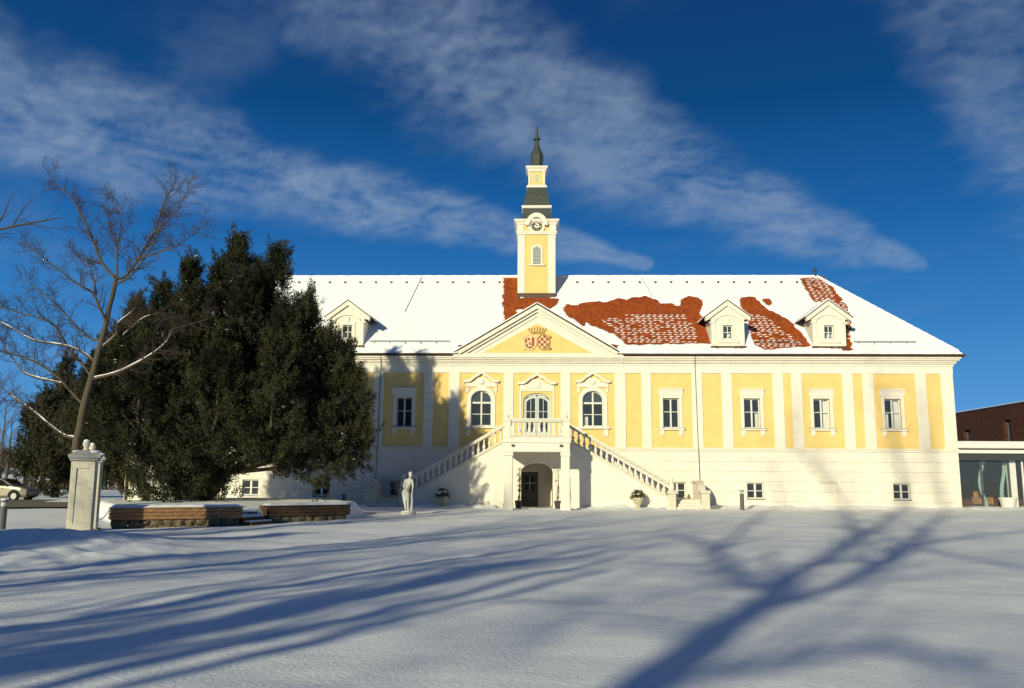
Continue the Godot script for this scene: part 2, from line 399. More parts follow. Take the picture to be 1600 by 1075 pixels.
func sky_color(az: float, el: float) -> Color:
	var stops := [[0.0, Vector3(0.16, 0.40, 0.70)], [4.0, Vector3(0.085, 0.30, 0.62)], [10.0, Vector3(0.034, 0.19, 0.48)], [16.0, Vector3(0.012, 0.115, 0.35)], [24.0, Vector3(0.004, 0.057, 0.195)], [34.0, Vector3(0.0045, 0.032, 0.13)], [60.0, Vector3(0.006, 0.032, 0.115)], [90.0, Vector3(0.006, 0.032, 0.115)]]
	var c := Vector3.ZERO
	for i in stops.size() - 1:
		if el >= stops[i][0] and el <= stops[i + 1][0]:
			c = (stops[i][1] as Vector3).lerp(stops[i + 1][1], (el - stops[i][0]) / (stops[i + 1][0] - stops[i][0]))
	var e := deg_to_rad(el); var a := deg_to_rad(az)
	var d := Vector3(sin(a) * cos(e), sin(e), -cos(a) * cos(e))
	# streaks lie along the cloud sheet: coordinates on a plane far above
	var q := Vector2(d.x, d.z) / (d.y + 0.12)
	var s := Vector2(q.x * 0.80 - q.y * 0.6, q.x * 0.6 + q.y * 0.8)
	var warp := sky_a.get_noise_2d(s.x * 30.0, s.y * 30.0)
	var edge := sky_a.get_noise_2d(s.x * 55.0 + 300.0, s.y * 22.0) * 0.55 + sky_b.get_noise_2d(s.x * 160.0, s.y * 70.0) * 0.3
	var fine := sky_b.get_noise_2d(s.x * 70.0 + warp * 14.0, s.y * 60.0) * 0.55 + sky_c.get_noise_2d(s.x * 210.0 + warp * 40.0, s.y * 170.0) * 0.4 + sky_c.get_noise_2d(s.x * 620.0 - warp * 60.0, s.y * 480.0) * 0.22
	var cover := 0.0
	for band in [[BAND_1, 1.0], [BAND_2, 0.85], [BAND_3, 0.62]]:
		var k := band_at(band[0], az, el) + edge * 0.6
		cover = maxf(cover, smoothstep(1.1, 0.35, k) * band[1])
	var wide := smoothstep(0.02, 0.5, sky_a.get_noise_2d(s.x * 14.0 + 70.0, s.y * 9.0 - 40.0))
	var away := smoothstep(38.0, 60.0, absf(az)) + (1.0 - smoothstep(38.0, 60.0, absf(az))) * smoothstep(36.0, 50.0, el)
	cover = maxf(cover, wide * minf(away, 1.0))
	cover = maxf(cover, smoothstep(0.25, 0.7, sky_a.get_noise_2d(s.x * 26.0 - 200.0, s.y * 11.0)) * 0.22)
	cover *= clampf(0.58 + fine * 0.85 + sky_a.get_noise_2d(s.x * 38.0 + 500.0, s.y * 26.0) * 0.35, 0.03, 1.0)
	cover *= smoothstep(-1.0, 7.0, el) * 0.9 + 0.1
	var cloud := Vector3(0.27, 0.36, 0.48)
	c = c.lerp(cloud, clampf(cover * 0.62, 0.0, 1.0))
	return Color(c.x, c.y, c.z)

func sky_patch(w: int, h: int, az0: float, az1: float, el0: float, el1: float) -> Image:
	var im := Image.create(w, h, false, Image.FORMAT_RGBF)
	for j in h:
		var el := lerpf(el1, el0, (j + 0.5) / h)
		for i in w:
			im.set_pixel(i, j, sky_color(lerpf(az0, az1, (i + 0.5) / w), el))
	return im

func make_sky() -> Sky:
	sky_a.seed = 11; sky_a.frequency = 0.05; sky_a.fractal_octaves = 4
	sky_b.seed = 12; sky_b.frequency = 0.05; sky_b.fractal_octaves = 4
	sky_c.seed = 13; sky_c.frequency = 0.05; sky_c.fractal_octaves = 3
	var im := sky_patch(512, 128, -180, 180, 0, 90)
	im.resize(4096, 1024, Image.INTERPOLATE_CUBIC)
	var full := Image.create(4096, 2048, false, Image.FORMAT_RGBF)
	full.fill(Color(0.30, 0.33, 0.38))
	full.blit_rect(im, Rect2i(2048, 0, 2048, 1024), Vector2i.ZERO)   # straight ahead (-z) is the left edge of a panorama
	full.blit_rect(im, Rect2i(0, 0, 2048, 1024), Vector2i(2048, 0))
	# the part of the sky in view at full resolution: 72 degrees wide, 45 high
	var near := sky_patch(820, 512, -36.035, 36.035, 0, 45)
	full.blit_rect(near, Rect2i(410, 0, 410, 512), Vector2i(0, 512))
	full.blit_rect(near, Rect2i(0, 0, 410, 512), Vector2i(4096 - 410, 512))
	var pm := PanoramaSkyMaterial.new()
	pm.panorama = ImageTexture.create_from_image(full)
	var s := Sky.new()
	s.sky_material = pm
	return s


# ---------------------------------------------------------------- ground
const BED := [Vector2(-13.75, 22.3), Vector2(-10.4, 20.5), Vector2(-9.9, 18.9), Vector2(-7.5, 16.4), Vector2(-7.6, 12.0), Vector2(-11.0, 8.5), Vector2(-17.0, 8.0), Vector2(-20.0, 13.0), Vector2(-16.6, 18.6)]

func poly_distance(p: Vector2, poly: Array) -> float:   # negative inside
	var best := 1e9
	var inside := false
	var k := poly.size()
	for i in k:
		var a: Vector2 = poly[i]; var b: Vector2 = poly[(i + 1) % k]
		var d := b - a
		var t := clampf((p - a).dot(d) / d.length_squared(), 0.0, 1.0)
		best = minf(best, (p - a - d * t).length_squared())
		if (a.y > p.y) != (b.y > p.y) and p.x < (b.x - a.x) * (p.y - a.y) / (b.y - a.y) + a.x: inside = not inside
	return -sqrt(best) if inside else sqrt(best)

func ground_base(x: float, z: float) -> float:
	var h := 0.2 * smoothstep(24.0, 5.0, z)
	# the ploughed bank beside the viewpoint
	var bx := (x + 11.5) / 3.0; var bz := (z - 32.5) / 3.4
	var bank := exp(-bx * bx - bz * bz)
	h += 0.5 * bank
	if z < -60.0: h += 9.0 * smoothstep(-90.0, -420.0, z)
	if x < -6.5 and x > -21.0 and z < 24.0 and z > 7.0:
		h += 0.56 * smoothstep(-0.12, -0.6, poly_distance(Vector2(x, z), BED))
	return h

func ground_y(x: float, z: float) -> float:
	var h := ground_base(x, z)
	var fade := smoothstep(70.0, 20.0, absf(z - 40.0) + absf(x) * 0.3)
	h += relief.get_noise_2d(x * 1.0, z * 1.0) * 0.07
	var crust := smoothstep(-0.15, 0.45, relief.get_noise_2d(x * 1.7 + 40.0, z * 2.3 - 17.0))
	h += ripple.get_noise_2d(x * 1.5, z * 3.4) * 0.020 * fade
	h += ripple.get_noise_2d(x * 6.0 + 90.0, z * 13.0) * (0.001 + 0.0055 * crust) * fade
	var bx := (x + 10.5) / 3.4; var bz := (z - 34.0) / 4.2
	h += lumps.get_noise_2d(x * 3.0, z * 3.0) * 0.085 * exp(-bx * bx - bz * bz)
	if absf(x) < 30.0 and z < 6.5 and z > -3.0:   # trodden and shovelled snow along the walls
		h += lumps.get_noise_2d(x * 4.0, z * 4.0) * 0.07 * smoothstep(6.5, 4.5, z)
		# snow banked against the walls and the stair flanks
		var foot := 0.06 if absf(x) > 9.6 or absf(x) < 2.2 else 3.5
		if absf(x) > 2.2 and (absf(x) < 7.0 or absf(x) > 9.6):
			h += (0.09 + 0.16 * maxf(0.0, lumps.get_noise_2d(x * 1.6, z * 1.2 + 30.0) + 0.25)) * smoothstep(foot + 1.3, foot + 0.05, z)
	return h

func spaced(from: float, to: float, stops: Array) -> PackedFloat32Array:   # stops: [[until, step], ...]
	var out := PackedFloat32Array()
	var p := from
	out.append(p)
	for s in stops:
		while p < s[0] - 1e-4:
			p = minf(p + s[1], s[0])
			out.append(p)
	return out

func make_ground() -> void:
	relief.seed = 4; relief.frequency = 0.16; relief.fractal_octaves = 3
	ripple.seed = 6; ripple.frequency = 0.14; ripple.fractal_octaves = 3
	lumps.seed = 9; lumps.frequency = 0.3; lumps.fractal_octaves = 3
	var xs := spaced(-620, 620, [[-120, 50], [-40, 8], [-22, 1.0], [-9, 0.16], [9, 0.11], [26, 0.22], [40, 1.0], [120, 8], [620, 50]])
	var zs := spaced(-620, 90, [[-120, 50], [-30, 8], [-4, 1.0], [8, 0.3], [26, 0.18], [38, 0.12], [47.5, 0.07], [54, 0.5], [90, 6]])
	var nx := xs.size(); var nz := zs.size()
	var v := PackedVector3Array(); v.resize(nx * nz)
	var n := PackedVector3Array(); n.resize(nx * nz)
	for j in nz:
		for i in nx:
			v[j * nx + i] = Vector3(xs[i], ground_y(xs[i], zs[j]), zs[j])
	for j in nz:
		for i in nx:
			var a := v[j * nx + mini(i + 1, nx - 1)] - v[j * nx + maxi(i - 1, 0)]
			var b := v[mini(j + 1, nz - 1) * nx + i] - v[maxi(j - 1, 0) * nx + i]
			n[j * nx + i] = b.cross(a).normalized()
	var idx := PackedInt32Array(); idx.resize((nx - 1) * (nz - 1) * 6)
	var k := 0
	for j in nz - 1:
		for i in nx - 1:
			var a := j * nx + i
			idx[k] = a; idx[k + 1] = a + 1; idx[k + 2] = a + nx + 1
			idx[k + 3] = a; idx[k + 4] = a + nx + 1; idx[k + 5] = a + nx
			k += 6
	var arr := []
	arr.resize(Mesh.ARRAY_MAX)
	arr[Mesh.ARRAY_VERTEX] = v; arr[Mesh.ARRAY_NORMAL] = n; arr[Mesh.ARRAY_INDEX] = idx
	var m := ArrayMesh.new()
	m.add_surface_from_arrays(Mesh.PRIMITIVE_TRIANGLES, arr)
	var gr := struct("ground", m, M.snow)
	gr.set_meta("label", "snow covered ground in front of the manor house")
	# the cleared drive and the far road: sheets that follow the ground
	for road in [["driveway", [Vector2(-60, 13.5), Vector2(-27.5, 10.6), Vector2(-22.3, 8.6), Vector2(-22.0, -5.0), Vector2(-60, -6.0)]], ["road", [Vector2(-140, -68), Vector2(-24, -68), Vector2(-24, -80), Vector2(-140, -84)]]]:
		var g := G.new()
		var poly := PackedVector2Array(road[1])
		var lo := Vector2(1e9, 1e9); var hi := -lo
		for p in poly:
			lo = lo.min(p); hi = hi.max(p)
		var st := 1.0 if road[0] == "driveway" else 4.0
		var x := lo.x
		while x < hi.x:
			var z := lo.y
			while z < hi.y:
				var cell := PackedVector2Array([Vector2(x, z), Vector2(x + st, z), Vector2(x + st, z + st), Vector2(x, z + st)])
				for piece in Geometry2D.intersect_polygons(cell, poly):
					var t := Geometry2D.triangulate_polygon(piece)
					for q in range(0, t.size(), 3):
						var p := []
						for e in 3:
							var w: Vector2 = piece[t[q + e]]
							p.append(Vector3(w.x, ground_base(w.x, w.y) + 0.085, w.y))
						if (p[1] - p[0]).cross(p[2] - p[0]).y < 0: g.tri(p[0], p[2], p[1])
						else: g.tri(p[0], p[1], p[2])
				z += st
			x += st
		struct(road[0], g, M.driveway)


# ---------------------------------------------------------------- manor house
const PILASTERS := [[1.40, 2.00], [4.62, 5.27], [6.20, 6.77], [9.18, 9.79], [10.93, 11.55], [13.95, 14.57], [15.04, 15.66], [18.03, 18.65], [19.20, 19.86], [22.30, 22.93]]
const WIN_X := [7.93, 12.69, 16.76, 20.90]
const LOW_X := [8.20, 12.72, 16.95, 21.13]

func wall_with_openings(g: G, x0: float, x1: float, y0: float, y1: float, z: float, depth: float, holes: Array) -> void:   # holes: [x0, x1, y0, y1]
	var xs := [x0, x1]
	var ys := [y0, y1]
	for h in holes:
		for k in 2:
			if h[k] > x0 and h[k] < x1 and not xs.has(h[k]): xs.append(h[k])
			if h[2 + k] > y0 and h[2 + k] < y1 and not ys.has(h[2 + k]): ys.append(h[2 + k])
	xs.sort(); ys.sort()
	for i in xs.size() - 1:
		for j in ys.size() - 1:
			var mx: float = (xs[i] + xs[i + 1]) / 2; var my: float = (ys[j] + ys[j + 1]) / 2
			var open := false
			for h in holes:
				if mx > h[0] and mx < h[1] and my > h[2] and my < h[3]: open = true
			if not open:
				g.quad(Vector3(xs[i], ys[j], z), Vector3(xs[i + 1], ys[j], z), Vector3(xs[i + 1], ys[j + 1], z), Vector3(xs[i], ys[j + 1], z))
	for h in holes:   # reveals
		var a := maxf(h[0], x0); var b := minf(h[1], x1); var c := maxf(h[2], y0); var d := minf(h[3], y1)
		if a >= b or c >= d: continue
		var w := z - depth
		g.quad(Vector3(a, c, w), Vector3(a, c, z), Vector3(a, d, z), Vector3(a, d, w))
		g.quad(Vector3(b, c, z), Vector3(b, c, w), Vector3(b, d, w), Vector3(b, d, z))
		if c == h[2]: g.quad(Vector3(a, c, w), Vector3(b, c, w), Vector3(b, c, z), Vector3(a, c, z))
		if d == h[3]: g.quad(Vector3(a, d, z), Vector3(b, d, z), Vector3(b, d, w), Vector3(a, d, w))
	# edges of the slab so that it has thickness
	for s in [[x0, y0, x1, y0], [x1, y0, x1, y1], [x1, y1, x0, y1], [x0, y1, x0, y0]]:
		g.quad(Vector3(s[0], s[1], z - depth), Vector3(s[2], s[3], z - depth), Vector3(s[2], s[3], z), Vector3(s[0], s[1], z))

func arc_points(cx: float, w: float, y: float, rise: float, k := 12) -> PackedVector2Array:   # from the right springing over the top to the left one
	var out := PackedVector2Array()
	for i in k + 1:
		var a := PI * i / k
		out.append(Vector2(cx + cos(a) * w / 2, y + sin(a) * rise))
	return out

func ring_prism(g: G, outer: PackedVector2Array, inner: PackedVector2Array, z0: float, z1: float) -> void:   # same number of points, open band from first to last
	for i in outer.size() - 1:
		var a := outer[i]; var b := outer[i + 1]; var c := inner[i + 1]; var d := inner[i]
		if (b - a).cross(c - a) < 0:
			var s := a; a = b; b = s
			s = c; c = d; d = s
		var P := func(p: Vector2, z: float) -> Vector3: return Vector3(p.x, p.y, z)
		g.quad(P.call(a, z1), P.call(b, z1), P.call(c, z1), P.call(d, z1))
		g.quad(P.call(d, z0), P.call(c, z0), P.call(b, z0), P.call(a, z0))
		g.quad(P.call(a, z0), P.call(b, z0), P.call(b, z1), P.call(a, z1))
		g.quad(P.call(b, z0), P.call(c, z0), P.call(c, z1), P.call(b, z1))
		g.quad(P.call(c, z0), P.call(d, z0), P.call(d, z1), P.call(c, z1))
		g.quad(P.call(d, z0), P.call(a, z0), P.call(a, z1), P.call(d, z1))

func casement(win: Node3D, w: float, h: float, bars: Array, z: float, mullion := 0.10, m: Material = null) -> void:   # frame and panes of a rectangular window, origin at its sill's middle
	if m == null: m = M.frame
	var g := G.new()
	var e := 0.07
	g.cbox(Vector3(-w / 2, 0, z - 0.06), Vector3(-w / 2 + e, h, z), 0.012)
	g.cbox(Vector3(w / 2 - e, 0, z - 0.06), Vector3(w / 2, h, z), 0.012)
	g.cbox(Vector3(-w / 2 + e, 0, z - 0.06), Vector3(w / 2 - e, e + 0.02, z), 0.012)
	g.cbox(Vector3(-w / 2 + e, h - e, z - 0.06), Vector3(w / 2 - e, h, z), 0.012)
	part("frame", g, m, win)
	g = G.new()
	g.cbox(Vector3(-mullion / 2, e + 0.02, z - 0.055), Vector3(mullion / 2, h - e, z + 0.012), 0.012)
	part("mullion", g, m, win)
	var ys := [e + 0.02]
	for b in bars:
		g = G.new()
		g.cbox(Vector3(-w / 2 + e, b - 0.022, z - 0.045), Vector3(-mullion / 2, b + 0.022, z - 0.006), 0.006)
		g.cbox(Vector3(mullion / 2, b - 0.022, z - 0.045), Vector3(w / 2 - e, b + 0.022, z - 0.006), 0.006)
		part("glazing_bar", g, m, win)
		ys.append(b)
	ys.append(h - e)
	for i in ys.size() - 1:
		for s in [-1, 1]:
			var a := mullion / 2; var b := w / 2 - e
			var x0: float = a if s > 0 else -b
			var x1: float = b if s > 0 else -a
			var p := G.new()
			p.quad(Vector3(x0, ys[i], z - 0.03), Vector3(x1, ys[i], z - 0.03), Vector3(x1, ys[i + 1], z - 0.03), Vector3(x0, ys[i + 1], z - 0.03))
			part("pane", p, M.glass, win)

func make_window(house: Node3D) -> Node3D:   # the framed upper window, 0.95 by 1.78
	var win := node("window", house)
	var w := 0.95; var h := 1.78
	var g := G.new()
	g.cbox(Vector3(-w / 2 - 0.19, 0.0, 0.0), Vector3(-w / 2, h + 0.14, 0.06), 0.015)
	g.cbox(Vector3(w / 2, 0.0, 0.0), Vector3(w / 2 + 0.19, h + 0.14, 0.06), 0.015)
	g.cbox(Vector3(-w / 2, h, 0.0), Vector3(w / 2, h + 0.14, 0.06), 0.015)
	part("surround", g, M.cream, win)
	g = G.new()
	# hood: a cove under a flat shelf
	var prof := PackedVector2Array([Vector2(0, 0), Vector2(0.06, 0), Vector2(0.08, 0.06), Vector2(0.09, 0.20), Vector2(0.13, 0.32), Vector2(0.17, 0.36), Vector2(0.17, 0.42), Vector2(0.0, 0.47)])
	var xf := Transform3D(Basis(Vector3(0, 0, 1), Vector3(0, 1, 0), Vector3(-1, 0, 0)), Vector3(0, h + 0.143, 0))
	g.prism(prof, -0.72, 0.72, xf)
	part("hood", g, M.cream, win)
	g = G.new()
	g.cbox(Vector3(-0.78, -0.11, -0.02), Vector3(0.78, 0.0, 0.15), 0.015)
	part("sill", g, M.cream, win)
	g = G.new()
	g.box(Vector3(-0.80, 0.001, 0.0), Vector3(0.80, 0.012, 0.175))
	part("sill_flashing", g, M.brown_metal, win)
	for s in [-1, 1]:
		g = G.new()
		g.prism(PackedVector2Array([Vector2(s * 0.56 - 0.13, -0.112), Vector2(s * 0.56 + 0.13, -0.112), Vector2(s * 0.56 + 0.12, -0.32), Vector2(s * 0.56 + 0.05, -0.43), Vector2(s * 0.56 - 0.05, -0.43), Vector2(s * 0.56 - 0.12, -0.32)]), 0.0, 0.07)
		part("bracket", g, M.cream, win)
	casement(win, w, h, [0.98], -0.14)
	return win

func curtain_strip(win: Node3D, x0: float, x1: float, y0: float, y1: float, z: float) -> void:
	var g := G.new()
	var k := 10
	for i in k:
		var a := lerpf(x0, x1, float(i) / k); var b := lerpf(x0, x1, float(i + 1) / k)
		var za := z + 0.03 * sin(i * 2.1); var zb := z + 0.03 * sin((i + 1) * 2.1)
		g.quad(Vector3(a, y0, za), Vector3(b, y0, zb), Vector3(b, y1, zb), Vector3(a, y1, za))
		g.quad(Vector3(b, y0, zb - 0.01), Vector3(a, y0, za - 0.01), Vector3(a, y1, za - 0.01), Vector3(b, y1, zb - 0.01))
	part("curtain", g, M.curtain, win)

func swan_hood(g: G, w: float, y: float, z0: float, z1: float) -> void:   # a curved and broken baroque gable moulding: rising S-curves to a small peak
	var top := PackedVector2Array(); var low := PackedVector2Array()
	var k := 22
	for i in k + 1:
		var t := float(i) / k
		var x := (t - 0.5) * w
		var u := 1.0 - absf(t - 0.5) * 2.0
		var s := smoothstep(0.25, 0.80, u) * 0.36 + (0.16 * smoothstep(0.78, 1.0, u))
		low.append(Vector2(x, y + s)); top.append(Vector2(x, y + s + 0.13 + 0.05 * u))
	ring_prism(g, top, low, z0, z1)

func make_arched(house: Node3D, cx: float) -> Node3D:
	var win := node("arched_window", house, Vector3(cx, 4.86, 0))
	var w := 1.25; var spring := 1.62; var rise := 0.52
	# surround band round jambs and arch
	var inner := PackedVector2Array([Vector2(w / 2, 0)]); var outer := PackedVector2Array([Vector2(w / 2 + 0.22, 0)])
	inner.append_array(arc_points(0, w, spring, rise)); outer.append_array(arc_points(0, w + 0.44, spring, rise + 0.24))
	inner.append(Vector2(-w / 2, 0)); outer.append(Vector2(-w / 2 - 0.22, 0))
	var g := G.new()
	ring_prism(g, outer, inner, 0.0, 0.06)
	part("surround", g, M.cream, win)
	g = G.new()
	swan_hood(g, 2.1, 2.62, 0.0, 0.20)
	part("hood", g, M.cream, win)
	g = G.new()
	g.prism(PackedVector2Array([Vector2(-0.92, 2.36), Vector2(0.92, 2.36), Vector2(0.92, 2.62), Vector2(0.5, 2.64), Vector2(0.2, 2.92), Vector2(-0.2, 2.92), Vector2(-0.5, 2.64), Vector2(-0.92, 2.62)]), 0.0, 0.07)
	part("hood_field", g, M.cream, win)
	g = G.new()
	g.lathe([Vector2(0.19, 0.0), Vector2(0.17, 0.03), Vector2(0.10, 0.08), Vector2(0.0, 0.09)], Vector3.ZERO, 14)
	var sh := part("cartouche", g, M.cream, win, Vector3(0, 2.66, 0.07))
	sh.rotation.x = PI / 2
	sh.scale = Vector3(1, 1, 1)
	for s in [-1, 1]:
		g = G.new()
		g.prism(PackedVector2Array([Vector2(s * 0.84 - 0.1, 2.34), Vector2(s * 0.84 + 0.1, 2.34), Vector2(s * 0.84 + 0.08, 2.1), Vector2(s * 0.84, 2.02), Vector2(s * 0.84 - 0.08, 2.1)]), 0.0, 0.06)
		part("bracket", g, M.cream, win)
		g = G.new()
		g.cbox(Vector3(s * 0.76 - 0.13, -0.55, 0.0), Vector3(s * 0.76 + 0.13, -0.13, 0.06), 0.012)
		part("bracket", g, M.cream, win)
	g = G.new()
	g.cbox(Vector3(-1.0, -0.12, -0.02), Vector3(1.0, 0.0, 0.15), 0.015)
	part("sill", g, M.cream, win)
	# sash: frame follows the arch
	var z := -0.14
	var fi := PackedVector2Array([Vector2(w / 2 - 0.07, 0.09)]); var fo := PackedVector2Array([Vector2(w / 2, 0)])
	fi.append_array(arc_points(0, w - 0.14, spring, rise - 0.07)); fo.append_array(arc_points(0, w, spring, rise))
	fi.append(Vector2(-w / 2 + 0.07, 0.09)); fo.append(Vector2(-w / 2, 0))
	g = G.new()
	ring_prism(g, fo, fi, z - 0.06, z)
	g.box(Vector3(-w / 2 + 0.07, 0, z - 0.059), Vector3(w / 2 - 0.07, 0.09, z - 0.001))
	part("frame", g, M.frame, win)
	g = G.new()
	g.cbox(Vector3(-0.05, 0.09, z - 0.055), Vector3(0.05, spring + rise - 0.06, z + 0.012), 0.01)
	part("mullion", g, M.frame, win)
	for b in [[0.74, 0.022], [1.42, 0.055]]:
		g = G.new()
		g.cbox(Vector3(-w / 2 + 0.07, b[0] - b[1], z - 0.05), Vector3(-0.05, b[0] + b[1], z - 0.004), 0.006)
		g.cbox(Vector3(0.05, b[0] - b[1], z - 0.05), Vector3(w / 2 - 0.07, b[0] + b[1], z - 0.004), 0.006)
		part("glazing_bar", g, M.frame, win)
	for s in [-1, 1]:
		var x0 := 0.05 if s > 0 else -w / 2 + 0.07
		var x1 := w / 2 - 0.07 if s > 0 else -0.05
		for yy in [[0.09, 0.718], [0.762, 1.365]]:
			g = G.new()
			g.quad(Vector3(x0, yy[0], z - 0.03), Vector3(x1, yy[0], z - 0.03), Vector3(x1, yy[1], z - 0.03), Vector3(x0, yy[1], z - 0.03))
			part("pane", g, M.glass, win)
		var half := PackedVector2Array([Vector2(s * 0.05, 1.475)])
		for p in arc_points(0, w - 0.14, spring, rise - 0.07, 16):
			if p.x * s > 0.05: half.append(p)
		half.append(Vector2(s * 0.05, spring + rise - 0.075))
		half.append(Vector2(s * (w / 2 - 0.07), 1.475))
		var hull := Geometry2D.convex_hull(half)
		hull.remove_at(hull.size() - 1)
		g = G.new()
		g.prism(hull, z - 0.034, z - 0.03)
		part("pane", g, M.glass, win)
	# yellow wall above the arch, inside the square opening
	g = G.new()
	for s in [-1, 1]:
		var sp := PackedVector2Array([Vector2(s * w / 2, spring + rise)])
		for p in arc_points(0, w, spring, rise, 16):
			if p.x * s >= -0.001: sp.append(p)
		if s < 0:
			var r := PackedVector2Array([sp[0]])
			for i in range(sp.size() - 1, 0, -1): r.append(sp[i])
			sp = r
		g.prism(sp, -0.3, -0.002)
	part("arch_spandrel", g, M.cream, win)
	return win

func roof_pt(x: float, t: float, h := 0.0) -> Vector3:
	return Vector3(x, EAVE_Y + (RIDGE_Y - EAVE_Y) * t + h * 0.7523, EAVE_Z + (RIDGE_Z - EAVE_Z) * t + h * 0.6589)

var roof_noise := FastNoiseLite.new()
var patch_boxes := []

func bare_distance(x: float, t: float) -> float:   # signed distance in metres to the tiles that lie bare; negative where bare
	if patch_boxes.is_empty():
		roof_noise.seed = 77; roof_noise.frequency = 0.9; roof_noise.fractal_octaves = 3
		for poly in [ROOF_P1, ROOF_P2, ROOF_P3, ROOF_P4, ROOF_P5]:
			var q := []
			var lo := Vector2(1e9, 1e9); var hi := -lo
			for p in poly:
				var w := Vector2(p.x, p.y * SLOPE)
				q.append(w); lo = lo.min(w); hi = hi.max(w)
			patch_boxes.append([lo - Vector2.ONE, hi + Vector2.ONE, q])
	var best := 1.0
	var p := Vector2(x, t * SLOPE)
	for b in patch_boxes:
		if p.x > b[0].x and p.y > b[0].y and p.x < b[1].x and p.y < b[1].y:
			best = minf(best, poly_distance(p, b[2]))
	return best + roof_noise.get_noise_2d(p.x * 1.3, p.y * 1.3) * 0.16

func in_dash(x: float, t: float) -> bool:
	for poly in [ROOF_D1, ROOF_D2, ROOF_D3]:
		if poly_distance(Vector2(x, t * SLOPE), poly.map(func(p): return Vector2(p.x, p.y * SLOPE))) < 0.0: return true
	return false

